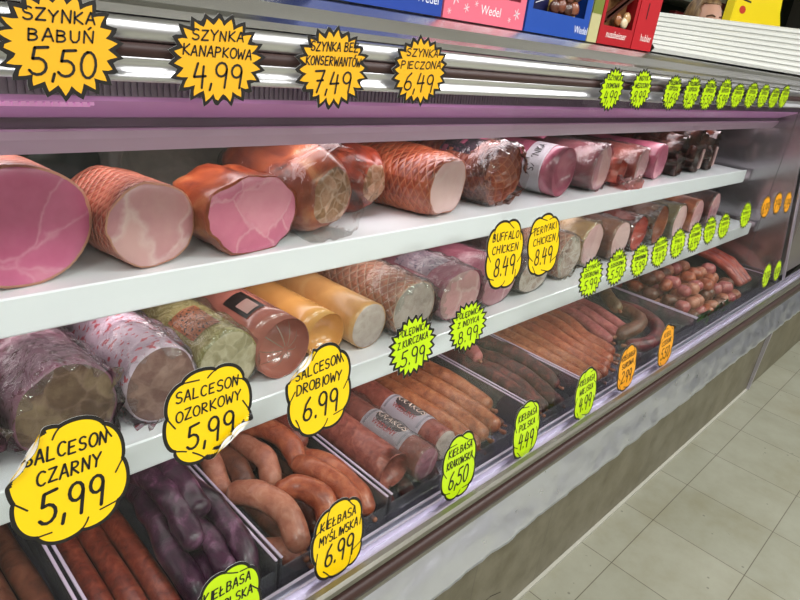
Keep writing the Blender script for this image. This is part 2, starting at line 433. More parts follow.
# ---------------------------------------------------------------- base materials
m_chrome = metal('chrome', (225, 226, 228), 0.34, 0.05, 30, (0.3, 1, 1))
m_alu = metal('aluminium', (214, 210, 224), 0.45, 0.05, 40, (0.2, 1, 1))
m_alu2 = metal('aluminium_dull', (150, 148, 138), 0.42, 0.08, 40, (0.2, 1, 1))
m_sheet = metal('blurry_sheet', (206, 206, 206), 0.26, 0.25, 3, (0.6, 4, 4), 0.01)
m_dent = metal('dented_panel', (226, 230, 242), 0.32, 0.6, 9, (0.9, 1, 1.3), 0.012, 2.5, var=0.12)
m_dent.node_tree.nodes['Principled BSDF'].inputs['Metallic'].default_value = 0.95
m_brown = plain('brown_plastic', (62, 40, 36), 0.45)
m_black = plain('marker_black', (18, 17, 18), 0.55)
m_white_sh = plain('white_enamel', (250, 250, 255), 0.3, coat=0.3)
m_dark = plain('dark_rubber', (28, 30, 30), 0.4)
m_inner = plain('inner_panel', (172, 166, 172), 0.16, metal=0.85)

def floor_mat():
    m, nt, b = newmat('floor_tiles'); L = nt.links.new
    tc = N(nt, 'ShaderNodeTexCoord'); mp = N(nt, 'ShaderNodeMapping'); L(tc.outputs['Object'], mp.inputs[0])
    mp.inputs['Location'].default_value = (-0.109, -0.1497, 0)
    br = N(nt, 'ShaderNodeTexBrick', offset=0.0, squash=1.0); L(mp.outputs[0], br.inputs['Vector'])
    br.inputs['Scale'].default_value = 1.0; br.inputs['Brick Width'].default_value = 0.3048; br.inputs['Row Height'].default_value = 0.3048
    br.inputs['Mortar Size'].default_value = 0.0016; br.inputs['Mortar Smooth'].default_value = 0.3
    br.inputs['Color1'].default_value = lin((160, 160, 147)); br.inputs['Color2'].default_value = lin((152, 153, 140)); br.inputs['Mortar'].default_value = lin((96, 90, 78))
    nz = N(nt, 'ShaderNodeTexNoise', Scale=3.5, Detail=6.0, Roughness=0.65); L(tc.outputs['Object'], nz.inputs['Vector'])
    r = ramp(nt, [(0.3, (222, 217, 198)), (0.5, (240, 239, 230)), (0.7, (255, 255, 250))]); L(nz.outputs['Fac'], r.inputs[0])
    mx = N(nt, 'ShaderNodeMix', data_type='RGBA', blend_type='MULTIPLY'); mx.inputs['Factor'].default_value = 1; L(br.outputs['Color'], mx.inputs['A']); L(r.outputs[0], mx.inputs['B'])
    sp = N(nt, 'ShaderNodeTexVoronoi', Scale=24.0); L(tc.outputs['Object'], sp.inputs['Vector'])
    sn = N(nt, 'ShaderNodeTexNoise', Scale=7.0); L(tc.outputs['Object'], sn.inputs['Vector'])
    lt = N(nt, 'ShaderNodeMath', operation='LESS_THAN'); lt.inputs[1].default_value = 0.10; L(sp.outputs['Distance'], lt.inputs[0])
    g = N(nt, 'ShaderNodeMath', operation='GREATER_THAN'); g.inputs[1].default_value = 0.58; L(sn.outputs['Fac'], g.inputs[0])
    ml = N(nt, 'ShaderNodeMath', operation='MULTIPLY'); L(lt.outputs[0], ml.inputs[0]); L(g.outputs[0], ml.inputs[1])
    m3 = N(nt, 'ShaderNodeMath', operation='MULTIPLY'); L(ml.outputs[0], m3.inputs[0]); m3.inputs[1].default_value = 0.6
    mx2 = N(nt, 'ShaderNodeMix', data_type='RGBA'); L(m3.outputs[0], mx2.inputs['Factor']); L(mx.outputs['Result'], mx2.inputs['A']); mx2.inputs['B'].default_value = lin((86, 82, 72))
    L(mx2.outputs['Result'], b.inputs['Base Color'])
    b.inputs['Roughness'].default_value = 0.42
    bp = N(nt, 'ShaderNodeBump', Strength=0.15, Distance=0.002); L(nz.outputs['Fac'], bp.inputs['Height']); L(bp.outputs[0], b.inputs['Normal'])
    return m
def kick_mat():
    m, nt, b = newmat('kick_vinyl'); L = nt.links.new
    tc = N(nt, 'ShaderNodeTexCoord'); mp = N(nt, 'ShaderNodeMapping'); L(tc.outputs['Object'], mp.inputs[0]); mp.inputs['Rotation'].default_value = (PI / 2, 0, 0)
    br = N(nt, 'ShaderNodeTexBrick', offset=0.0); L(mp.outputs[0], br.inputs['Vector']); br.inputs['Scale'].default_value = 1
    br.inputs['Brick Width'].default_value = 0.34; br.inputs['Row Height'].default_value = 2.0; br.inputs['Mortar Size'].default_value = 0.001
    br.inputs['Color1'].default_value = lin((112, 106, 86)); br.inputs['Color2'].default_value = lin((106, 101, 83)); br.inputs['Mortar'].default_value = lin((80, 74, 58))
    nz = N(nt, 'ShaderNodeTexNoise', Scale=9.0, Detail=7.0, Roughness=0.7); L(tc.outputs['Object'], nz.inputs['Vector'])
    r = ramp(nt, [(0.3, (190, 184, 160)), (0.6, (255, 255, 255))]); L(nz.outputs['Fac'], r.inputs[0])
    mx = N(nt, 'ShaderNodeMix', data_type='RGBA', blend_type='MULTIPLY'); mx.inputs['Factor'].default_value = 1; L(br.outputs['Color'], mx.inputs['A']); L(r.outputs[0], mx.inputs['B'])
    L(mx.outputs['Result'], b.inputs['Base Color']); b.inputs['Roughness'].default_value = 0.4
    return m
m_kick = kick_mat()

# ---------------------------------------------------------------- the setting
bm = bmesh.new(); bx(bm, -4, 14, -4, 4, -0.1, 0); tag(link('floor', bm, floor_mat(), smooth=False), kind='structure')
bm = bmesh.new(); bx(bm, -4, 14, -4, 4, 3.0, 3.1); tag(link('ceiling', bm, plain('ceiling_paint', (225, 224, 216), 0.8), smooth=False), kind='structure')
bm = bmesh.new(); bx(bm, -4, 14, 4.0, 4.1, 0, 3.0); tag(link('wall_back', bm, plain('back_wall_paint', (70, 78, 68), 0.8), smooth=False), kind='structure')
for nm, a in (('wall_front', (-4, 14, -4.1, -4)), ('wall_left', (-4.1, -4, -4, 4)), ('wall_right', (14, 14.1, -4, 4))):
    bm = bmesh.new(); bx(bm, a[0], a[1], a[2], a[3], 0, 3.0); tag(link(nm, bm, plain('side_wall_paint', (150, 146, 138), 0.8), smooth=False), kind='structure')
for lx, ly in LAMPS:  # fixtures for every row, the added fill row included
    t = empty('ceiling_lamp', (lx, ly, 2.90)); tag(t, 'long white fluorescent ceiling lamp out of view over the shop floor', 'ceiling lamp', 'fluorescent lamps on the shop ceiling')
    box('lamp_housing', -0.68, 0.68, -0.15, 0.15, 0.03, 0.10, plain('lamp_white', (235, 235, 232), 0.5), t)
    box('diffuser', -0.65, 0.65, -0.13, 0.13, 0.0, 0.03, plain('lamp_diffuser', (255, 250, 238), 0.4, emit=4.0), t)

# ---------------------------------------------------------------- the display case
XA, XB = -0.75, 2.76
def glass_y(z): return 0.5 + 0.1 * (z - 0.72) / 0.65
case = empty('display_case', (0, 0, 0)); tag(case, 'long refrigerated deli display case with slanted front glass, steel front and two white shelves', 'display case')
# base plate, with a scuffed crack
base = extrude_profile('base_plate', [(0.57, 0.004), (0.57, 0.57), (1.2, 0.57), (1.2, 0.004)], XA, 3.28, m_kick, case)
cr = bmesh.new(); rnd = random.Random(4)
pts = [(0.83, 0.03), (0.86, 0.075), (0.90, 0.10), (0.95, 0.105), (1.0, 0.125), (1.06, 0.12), (1.12, 0.12), (1.17, 0.10)]
stroke_mesh(cr, [pts], 0.0028, lambda x, z: Vector((x, 0.5694, z))); link('crack', cr, plain('crack_dark', (45, 42, 34), 0.8), base, smooth=False)
extrude_profile('floor_trim', [(0.560, 0.001), (0.560, 0.010), (0.5695, 0.012), (0.5695, 0.001)], XA, 3.28, plain('trim_grey', (170, 168, 155), 0.4), case)
def dent(p):
    a = 0.003 * noise.noise(Vector((p.x * 5, 0, p.z * 16))) + 0.0018 * noise.noise(Vector((p.x * 15, 3, p.z * 30)))
    k = max(0, min(1, (0.588 - p.z) / 0.012))
    a += k * 0.0035 * noise.noise(Vector((p.x * 18, 7, 0))) + k * 0.0018 * noise.noise(Vector((p.x * 45, 2, 0)))
    return Vector((p.x, p.y + a, p.z + k * 0.0012 * noise.noise(Vector((p.x * 20, 1, 1)))))
prof = [(0.432 + 0.036 * i / 14, 0.574 + 0.086 * i / 14) for i in range(15)] + [(0.49, 0.655), (0.565, 0.57)]
extrude_profile('front_panel', prof, XA, 3.28, m_dent, case, smooth=True, nx=260, disp=dent)
# bumper
extrude_profile('bumper_rail', [(0.472, 0.652), (0.462, 0.655), (0.455, 0.664), (0.452, 0.672), (0.456, 0.681), (0.456, 0.714), (0.450, 0.719), (0.449, 0.730), (0.453, 0.735), (0.462, 0.734), (0.464, 0.70), (0.464, 0.652)], XA, 3.28, m_alu2, case)
extrude_profile('bumper_strip', [(0.456, 0.683), (0.447, 0.687), (0.445, 0.697), (0.447, 0.707), (0.456, 0.711)], XA, 3.27, m_brown, case, smooth=True)
extrude_profile('glass_track', [(0.465, 0.66), (0.465, 0.722), (0.468, 0.722), (0.469, 0.712), (0.474, 0.711), (0.475, 0.7145), (0.478, 0.7145), (0.479, 0.704), (0.4925, 0.703), (0.493, 0.716), (0.4965, 0.716), (0.497, 0.703), (0.506, 0.703), (0.507, 0.713), (0.512, 0.713), (0.512, 0.66)], XA, 3.28, m_alu, case)
m_glass = film('front_glass', (248, 251, 249), 0.032, 0.015, 1.2, 0.0, 0.002)
def pane(name, x0, x1, parent, z0=0.704, z1=1.372, th=0.004):
    bm = bmesh.new()
    v = []
    for x in (x0, x1):
        for (z, o) in ((z0, 0), (z1, 0), (z1, th), (z0, th)): v.append(bm.verts.new((x, glass_y(z) + o, z)))
    for q in ((0, 1, 2, 3), (7, 6, 5, 4), (0, 4, 5, 1), (1, 5, 6, 2), (2, 6, 7, 3), (3, 7, 4, 0)): bm.faces.new([v[i] for i in q])
    bmesh.ops.recalc_face_normals(bm, faces=bm.faces)
    return link(name, bm, m_glass, parent, smooth=False)
pane('front_glass', XA, 2.745, case)
# top rail
def arcp(cy, cz, r, a0, a1, n=6, ky=1): return [(cy + ky * r * math.cos(math.radians(a0 + (a1 - a0) * i / n)), cz + r * math.sin(math.radians(a0 + (a1 - a0) * i / n))) for i in range(n + 1)]
prof = [(0.630, 1.371), (0.602, 1.371)] + [(0.602 - 0.006, 1.374)] + [(0.600, 1.379), (0.604, 1.384), (0.602, 1.389), (0.597, 1.393)] + [(0.606, 1.394), (0.606, 1.405)] + arcp(0.603, 1.4165, 0.0105, 250, 100, 7, 0.8) + [(0.630, 1.428)]
extrude_profile('top_rail', prof, XA, 3.28, m_chrome, case, smooth=True)
extrude_profile('rail_insert', [(0.606, 1.3915), (0.5975, 1.393), (0.5965, 1.399), (0.5975, 1.405), (0.606, 1.4062)], XA, 3.27, m_brown, case, smooth=True)
# sloping sheet of the canopy and its flat top
extrude_profile('canopy_sheet', [(0.606, 1.4285), (0.612, 1.436), (0.622, 1.441), (0.634, 1.456), (0.652, 1.466), (0.672, 1.4695), (1.16, 1.4695), (1.16, 1.455), (0.66, 1.452), (0.632, 1.430)], XA, 3.28, m_sheet, case, smooth=False)
# lamp housing under the canopy: mauve painted
m_mauve = plain('mauve_housing', (206, 166, 196), 0.3, coat=0.5)
m_mauve_d = plain('mauve_dark', (104, 72, 100), 0.3, coat=0.4)
m_ribbed = plain('ribbed_plastic', (160, 132, 164), 0.25, coat=0.6)
extrude_profile('lamp_housing', [(0.699, 1.311), (0.697, 1.309), (0.700, 1.300), (0.712, 1.2835), (0.80, 1.2835), (0.80, 1.345), (0.705, 1.345), (0.705, 1.311)], XA, 2.74, m_mauve, case)
extrude_profile('housing_groove', [(0.7045, 1.322), (0.7025, 1.3215), (0.7025, 1.3115), (0.7045, 1.3115)], XA, 2.74, m_mauve_d, case)
bm = bmesh.new()
n = 520
for i in range(n):
    x = XA + (2.74 - XA) * i / n; w = (2.74 - XA) / n
    bx(bm, x, x + w * 0.55, 0.640, 0.6425, 1.353, 1.369)
bx(bm, XA, 2.74, 0.6425, 0.646, 1.352, 1.370)
link('ribbed_shade', bm, m_ribbed, case, smooth=False)
extrude_profile('housing_top', [(0.646, 1.352), (0.646, 1.347), (0.702, 1.322), (0.704, 1.330)], XA, 2.74, plain('pink_glow_housing', (214, 140, 206), 0.35, coat=0.3, emit=0.16), case)  # tube glow on the housing top is put into its colour as emission
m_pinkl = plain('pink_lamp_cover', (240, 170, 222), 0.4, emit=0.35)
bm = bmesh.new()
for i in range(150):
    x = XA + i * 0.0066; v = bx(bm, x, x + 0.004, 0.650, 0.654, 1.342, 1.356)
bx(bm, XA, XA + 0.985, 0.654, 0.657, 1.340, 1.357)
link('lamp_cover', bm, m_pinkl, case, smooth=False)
# interior shell
m_back = plain('rear_door_glass', (52, 66, 58), 0.06, coat=1.0)
box('deck', XA, 2.74, 0.520, 1.14, 0.655, 0.668, plain('deck_enamel', (104, 104, 108), 0.35), case)
box('side_panel', 2.741, 2.762, 0.645, 1.15, 0.66, 1.37, m_inner, case)
bm = bmesh.new()
v = [bm.verts.new(p) for p in ((2.745, 0.513, 0.7165), (2.745, 0.645, 0.7165), (2.745, 0.645, 1.37), (2.745, 0.608, 1.37), (2.76, 0.513, 0.7165), (2.76, 0.645, 0.7165), (2.76, 0.645, 1.37), (2.76, 0.608, 1.37))]
for q in ((0, 1, 2, 3), (4, 7, 6, 5), (0, 4, 5, 1), (1, 5, 6, 2), (2, 6, 7, 3), (3, 7, 4, 0)): bm.faces.new([v[i] for i in q])
link('side_frame', bm, m_inner, case, smooth=False)
bm = bmesh.new()
v = [bm.verts.new(p) for p in ((2.746, 0.492, 0.7345), (2.762, 0.492, 0.7345), (2.762, 0.592, 1.37), (2.746, 0.592, 1.37), (2.746, 0.499, 0.7345), (2.762, 0.499, 0.7345), (2.762, 0.600, 1.37), (2.746, 0.600, 1.37))]
for q in ((0, 1, 2, 3), (4, 7, 6, 5), (0, 4, 5, 1), (1, 5, 6, 2), (2, 6, 7, 3), (3, 7, 4, 0)): bm.faces.new([v[i] for i in q])
link('corner_post', bm, m_alu, case, smooth=False)
for i, (a, b) in enumerate(((XA, 0.52), (0.52, 1.62), (1.62, 2.74))):
    d = box('rear_door', a + 0.003, b - 0.003, 1.13 + 0.012 * (i % 2), 1.138 + 0.012 * (i % 2), 0.67, 1.36, m_back, case)
    box('door_frame', a + 0.003, a + 0.022, 1.118, 1.1295 + 0.012 * (i % 2), 0.67, 1.36, plain('door_frame_grey', (150, 156, 150), 0.35, metal=0.4), d)
    box('door_handle', b - 0.09, b - 0.075, 1.105, 1.1295 + 0.012 * (i % 2), 1.10, 1.30, plain('handle_grey', (80, 84, 82), 0.4), d, 0.003)
box('back_panel', XA, 3.28, 1.155, 1.2, 0.572, 1.455, plain('case_back', (60, 62, 60), 0.5), case)
# shelves
def shelf(name, y0, z0, z1, y1):
    s = empty(name, (0, 0, 0)); s.parent = case
    pr = [(y0, z0), (y0 - 0.001, z0 + 0.002), (y0 - 0.001, z1 - 0.002), (y0 + 0.001, z1), (y0 + 0.004, z1), (y0 + 0.005, z1 - 0.004), (y1, z1 - 0.004), (y1, z1 - 0.010), (y0 + 0.006, z1 - 0.010), (y0 + 0.005, z0)]
    extrude_profile('shelf_board', pr, XA, 2.70, m_white_sh, s)
    for x in (-0.70, 0.42, 1.30, 2.2, 2.68):
        extrude_profile('bracket', [(y0 + 0.03, z1 - 0.0105), (y1, z1 - 0.0105), (y1, z0 - 0.02), (y1 - 0.05, z0 - 0.02)], x, x + 0.004, plain('bracket_white', (200, 200, 205), 0.4), s)
    return s
shelf('shelf', 0.74, 1.070, 1.118, 1.112)
shelf('shelf', 0.66, 0.880, 0.926, 1.112)
Z1, Z2 = 1.1145, 0.9225
for y, z in ((0.80, 1.062), (0.72, 0.876)):
    box('tube_lamp', XA + 0.1, 2.6, y - 0.012, y + 0.012, z - 0.004, z + 0.012, plain('tube_white', (250, 235, 240), 0.4, emit=1.2), case)
# end stretch of the case right of the glass
box('end_panel', 2.764, 3.28, 0.515, 0.56, 0.74, 1.37, plain('end_panel_beige', (128, 122, 116), 0.35, metal=0.5), case)
extrude_profile('end_trim', [(0.424, 0.565), (0.440, 0.66), (0.436, 0.72), (0.452, 0.745), (0.50, 0.745), (0.56, 0.56)], 3.282, 3.300, m_chrome, case)
extrude_profile('end_trim', [(0.430, 0.56), (0.450, 0.66), (0.446, 0.71), (0.460, 0.745), (0.50, 0.745), (0.56, 0.56)], 3.312, 3.328, m_chrome, case)
extrude_profile('end_post', [(0.556, 0.01), (0.548, 0.558), (0.569, 0.558), (0.569, 0.01)], 3.282, 3.296, m_alu, case)
# neighbour case
nb = empty('display_case', (0, 0, 0)); tag(nb, 'second steel display case at the far right, standing end to end with the long one', 'display case')
extrude_profile('base_plate', [(0.57, 0.004), (0.57, 0.57), (1.2, 0.57), (1.2, 0.004)], 3.34, 5.2, m_kick, nb)
extrude_profile('front_panel', [(0.432, 0.574), (0.468, 0.655), (0.5, 0.655), (0.565, 0.57)], 3.34, 5.2, m_dent, nb)
extrude_profile('bumper_rail', [(0.472, 0.652), (0.455, 0.664), (0.456, 0.714), (0.449, 0.732), (0.476, 0.740), (0.52, 0.72), (0.52, 0.652)], 3.34, 5.2, m_alu2, nb)
extrude_profile('upper_body', [(0.53, 0.742), (0.60, 1.37), (0.606, 1.43), (0.67, 1.4695), (1.2, 1.4695), (1.2, 0.58), (0.6, 0.58)], 3.34, 5.2, plain('neighbour_grey', (120, 118, 116), 0.3, metal=0.6), nb)

# ---------------------------------------------------------------- price tags
m_y = plain('card_yellow', (246, 206, 6), 0.38); m_yo = plain('card_golden', (244, 182, 32), 0.38)
m_g = plain('card_lime', (190, 226, 8), 0.38); m_o = plain('card_orange', (240, 164, 26), 0.38)
m_cw = plain('card_back', (238, 240, 238), 0.5); m_bk = plain('card_black', (24, 22, 20), 0.45)
def radial_bm(rf, mapf, nr=7, seg=120, off=0, both=False):
    bm = bmesh.new(); rings = []
    c = bm.verts.new(mapf(0, 0, off))
    for i in range(1, nr + 1):
        rings.append([bm.verts.new(mapf(*(q * i / nr for q in rf(2 * PI * j / seg)), off)) for j in range(seg)])
    fr = []
    for j in range(seg): fr.append(bm.faces.new((c, rings[0][(j + 1) % seg], rings[0][j])))
    for i in range(nr - 1):
        for j in range(seg):
            k = (j + 1) % seg; fr.append(bm.faces.new((rings[i][j], rings[i][k], rings[i + 1][k], rings[i + 1][j])))
    bmesh.ops.recalc_face_normals(bm, faces=bm.faces)
    return bm
def price_tag(kind, colr, x, z, w, h, lines, label, roll=0, curl=None, rail=False, seed=0, cat='price tag', group=None, gap=0.0):
    rnd = random.Random(seed * 7 + 3)
    lean = 0 if rail else math.atan2(0.1, 0.65)
    y = .487 if gap else (0.586 if rail else glass_y(z) - 0.0022)
    nm = 'burst_price_tag' if kind == 'b' else 'cloud_price_tag'
    card_m = {'y': m_yo if kind == 'b' else m_y, 'g': m_g, 'o': m_o}[colr]
    def mapf(px, pz, off=0):
        v = Vector((px, -off, pz))
        if curl:
            for (ax, az, t0, r) in curl:
                d = math.hypot(ax, az); ax_, az_ = ax / d, az / d
                s = v.x * ax_ + v.z * az_ - t0
                if s > 0:
                    a = s / r
                    q = t0 + (r - 0) * math.sin(a); yy = -r * (1 - math.cos(a))
                    base = v.x * ax_ + v.z * az_
                    v = Vector((v.x + (q - base) * ax_ - 0, v.y * math.cos(a) + yy, v.z + (q - base) * az_))
                    v.x += -v.y * 0
        return v
    w *= 1.06; h *= 1.05 if kind == 'c' else 1.04; hw, hh = w / 2, h / 2
    if kind == 'b':
        npk = 22 if w > 0.09 and x < 0.8 else 20; ph = rnd.random()
        jit = [rnd.uniform(0.95, 1.03) for _ in range(npk)]
        def star(a, k, dep):
            u = (a / (2 * PI) * npk + ph) % npk; i = int(u) % npk; f = abs((u % 1) - 0.5) * 2   # 0 at valley .. 1
            rr = k * (1 - dep * (1 - f)) * (jit[i] if f > 0.02 else 1)
            return (hw * rr * math.cos(a), hh * rr * math.sin(a))
        # outline samples land on tips and valleys: seg is a multiple of 2*npk
        seg = npk * 4
        a_off = lambda a: a - ph * 2 * PI / npk
        o1 = lambda a: star(a_off(a), 1.0, 0.17); o2 = lambda a: star(a_off(a), 0.885, 0.20)
    else:
        nl = 8; seg = 144; jit = [rnd.uniform(-0.05, 0.05) for _ in range(nl)]; ph = rnd.uniform(0, 1)
        def cloud(a, k):
            u = (a / (2 * PI) * nl + ph) % nl; f = (u % 1); b = math.sin(PI * f) ** 0.55
            sq = (abs(math.cos(a)) ** 2.6 + abs(math.sin(a)) ** 2.6) ** (-1 / 2.6)
            rr = sq * (0.925 + 0.075 * b) * (0.965 + 0.5 * jit[int(u) % nl] * b) * 0.97
            return (hw * rr * math.cos(a) - (1 - k) * 0 , hh * rr * math.sin(a))
        bw = 0.0042
        def o1(a): return cloud(a, 1)
        def o2(a):
            X, Z_ = cloud(a, 1); d = math.hypot(X, Z_); return (X * (d - bw) / d, Z_ * (d - bw) / d)
    bmc = radial_bm(o1, lambda a, b, o=0: mapf(a, b, o), seg=seg)
    root = link(nm, bmc, [m_bk, m_cw], None, smooth=False)
    # a thin card: front black, back white
    back = bmesh.new(); back.from_mesh(root.data); 
    geo = bmesh.ops.duplicate(back, geom=back.faces[:])
    nf = [g for g in geo['geom'] if isinstance(g, bmesh.types.BMFace)]
    back.normal_update()
    vs = {v for f in nf for v in f.verts}
    mv = {}
    sgn = 1 if nf[0].normal.y < 0 else -1
    for v in vs: mv[v] = v.co - v.normal * 0.0005 * sgn
    for v, c in mv.items(): v.co = c
    for f in nf: f.material_index = 1; f.normal_flip()
    back.to_mesh(root.data); back.free()
    link('printed_face', radial_bm(o2, lambda a, b, o=0: mapf(a, b, o), seg=seg, off=0.0004), card_m, root, smooth=False)
    if kind == 'c' and w > 0.05:
        for i in range(nl):
            a = (i - ph) / nl * 2 * PI; X, Z_ = cloud(a, 1)
            a2 = a + rnd.choice((-1, 1)) * 0.9
            n_ = [(X * 0.97 - 0.016 * math.cos(a2) * q + 0.004 * math.sin(a) * q * q, Z_ * 0.97 - 0.016 * math.sin(a2) * q) for q in (0, 0.33, 0.66, 1)]
            tk = bmesh.new(); stroke_mesh(tk, [n_], 0.0018, lambda p, q: mapf(p, q, 0.0007)); link('outline_tick', tk, m_bk, root, smooth=False)
    tb = bmesh.new()
    for (s, hf, cx, cz, wf) in lines:      # text, height fraction, centre, width fraction
        st, tw = text_strokes(s, rnd)
        hgt = h * hf; sc_z = hgt / 6.0; sc_x = w * wf / max(tw, 1)
        sc_x = min(sc_x, sc_z * 1.35)
        ang = math.radians(rnd.uniform(-1, 2.5))
        out = []
        for q in st:
            pp = []
            for (px, pz) in q:
                X = (px - tw / 2) * sc_x; Zz = (pz - 3) * sc_z
                X += 0.12 * Zz
                pp.append((cx * w + X * math.cos(ang) - Zz * math.sin(ang), cz * h + X * math.sin(ang) + Zz * math.cos(ang)))
            out.append(pp)
        stroke_mesh(tb, out, max(0.0015, min(0.0040, hgt * (0.155 if hf < 0.16 else 0.11))), lambda p, q: mapf(p, q, 0.0009))
    link('handwriting', tb, m_black, root, smooth=False)
    root.location = (x, y, z); root.rotation_euler = (-lean, math.radians(-roll), 0)
    tag(root, label, cat, group)
    return root
def two(a, b, p, wa=0.74, wb=0.78, hp=0.34):
    return [(a, 0.100, 0, 0.25, wa * .86), (b, 0.100, 0, 0.085, wb * .86), (p, 0.23, 0.0, -0.15, 0.50)]
def one(p): return [(p, 0.36, 0, -0.05, 0.6)]
pt = price_tag
pt('b', 'y', .192, 1.399, .097, .086, two('SZYNKA', 'BABUŃ', '5,50', .62, .58), 'golden burst price tag on the steel rail reading SZYNKA BABUŃ 5,50', rail=True, seed=1)
pt('b', 'y', .334, 1.396, .101, .086, two('SZYNKA', 'KANAPKOWA', '4,99', .6, .8), 'golden burst price tag on the steel rail reading SZYNKA KANAPKOWA 4,99', rail=True, seed=2)
pt('b', 'y', .479, 1.396, .103, .088, two('SZYNKA BEZ', 'KONSERWANTÓW', '7,49', .72, .84), 'golden burst price tag on the steel rail reading SZYNKA BEZ KONSERWANTÓW 7,49', rail=True, seed=3)
pt('b', 'y', .623, 1.400, .103, .085, two('SZYNKA', 'PIECZONA', '6,49', .62, .8), 'golden burst price tag on the steel rail reading SZYNKA PIECZONA 6,49', rail=True, seed=4)
pt('b', 'g', 1.149, 1.393, .091, .080, two('SZYNKA', 'DOMOWA', '4,99', .6, .6), 'lime burst price tag on the top rail, leftmost lime one, reading 4,99', rail=True, seed=5)
pt('b', 'g', 1.270, 1.397, .093, .081, two('INDYK', 'WĘDZONY', '8,99', .6, .7), 'lime burst price tag on the top rail reading INDYK WĘDZONY 8,99', rail=True, seed=6)
TOP = [(1.425, 1.395, .092, .076, '3,69', 'first in the close row along the top rail'), (1.533, 1.396, .094, .079, '4,29', 'second in the close row along the top rail'),
       (1.638, 1.396, .096, .078, '5,50', 'third in the close row along the top rail'), (1.741, 1.399, .097, .082, '5,99', 'fourth in the close row along the top rail'),
       (1.843, 1.398, .097, .068, '5,49', 'fifth in the close row along the top rail'), (1.953, 1.402, .102, .075, '5,98', 'sixth in the close row along the top rail'),
       (2.060, 1.402, .098, .071, '5,50', 'seventh in the close row along the top rail'), (2.166, 1.399, .096, .066, '5,49', 'eighth in the close row along the top rail'), (2.265, 1.405, .096, .074, '6,99', 'ninth in the close row along the top rail')]
for i, (x, z, w, h, p, l) in enumerate(TOP):
    pt('b', 'g', x, z, w, h, [('POLĘDWICA', .10, 0, .26, .52), ('SOPOCKA', .10, 0, .11, .48), (p, .26, 0, -.15, .56)], 'lime burst price tag ' + l, rail=True, seed=10 + i)
# clouds on the glass
pt('c', 'y', .150, 1.003, .114, .133, two('SALCESON', 'CZARNY', '5,99', .72, .56), 'yellow cloud price tag reading SALCESON CZARNY 5,99, lowest left on the glass', roll=-2, seed=31, curl=[(1.0, .9, .062, .014), (-1, .75, .049, .0045)])
pt('c', 'y', .301, 1.020, .113, .118, two('SALCESON', 'OZORKOWY', '5,99', .74, .78), 'yellow cloud price tag reading SALCESON OZORKOWY 5,99 with curled white corner', roll=0, seed=32, curl=[(.55, -1, .040, .0045)])
pt('c', 'y', .458, .999, .110, .127, two('SALCESON', 'DROBIOWY', '6.99', .74, .74), 'yellow cloud price tag reading SALCESON DROBIOWY 6.99', roll=2, seed=33, curl=[(-.8, 1, .050, .004)])
pt('c', 'y', .859, 1.119, .110, .124, two('BUFFALO', 'CHICKEN', '8.49', .74, .74, .38), 'yellow cloud price tag reading BUFFALO CHICKEN 8.49 over the upper shelf edge', roll=0, seed=34)
pt('c', 'y', .980, 1.118, .108, .119, two('TERIYAKI', 'CHICKEN', '8.49', .76, .72, .38), 'yellow cloud price tag reading TERIYAKI CHICKEN 8.49 over the upper shelf edge', roll=3, seed=35)
pt('c', 'y', 0.469, 0.777, 0.098, 0.127, two('KIEŁBASA', 'MYŚLIWSKA', '6.99', .72, .78, .36), 'yellow cloud price tag reading KIEŁBASA MYŚLIWSKA 6.99 low on the glass', roll=0, seed=36, gap=.012)
pt('c', 'g', 0.295, 0.769, 0.095, 0.123, two('KIEŁBASA', 'PODOLSKA', '5,49', .74, .76), 'lime cloud price tag reading KIEŁBASA PODOLSKA, cut by the bottom of the picture', roll=0, seed=37, gap=.012)
pt('c', 'g', 0.735, 0.778, 0.096, 0.127, two('KIEŁBASA', 'KRAKOWSKA', '6,50', .72, .78, .36), 'lime cloud price tag reading KIEŁBASA KRAKOWSKA 6,50 with a bent corner', roll=-3, seed=38, curl=[(1, -.7, .048, .02)], gap=.012)
pt('c', 'g', 0.941, 0.769, 0.095, 0.125, two('KIEŁBASA', 'POLSKA', '4.49', .72, .62, .36), 'lime cloud price tag reading KIEŁBASA POLSKA 4.49', roll=0, seed=39, gap=.012)
pt('c', 'g', 1.169, 0.770, 0.097, 0.125, two('KIEŁBASA', 'WIEJSKA', '4.99', .72, .66, .36), 'lime cloud price tag reading KIEŁBASA WIEJSKA 4.99', roll=0, seed=40, gap=.012)
pt('c', 'o', 1.365, 0.773, 0.099, 0.123, two('KIEŁBASA', 'SUROWA', '2.99', .72, .66, .36), 'orange cloud price tag reading 2.99 low on the glass', roll=0, seed=41, gap=.012)
pt('c', 'o', 1.592, 0.770, 0.098, 0.125, two('KIEŁ', 'CZOSNK', '5.50', .5, .66, .36), 'orange cloud price tag reading 5.50 low on the glass with a folded top', roll=0, seed=42, curl=[(.6, 1, .050, .007)], gap=.012)
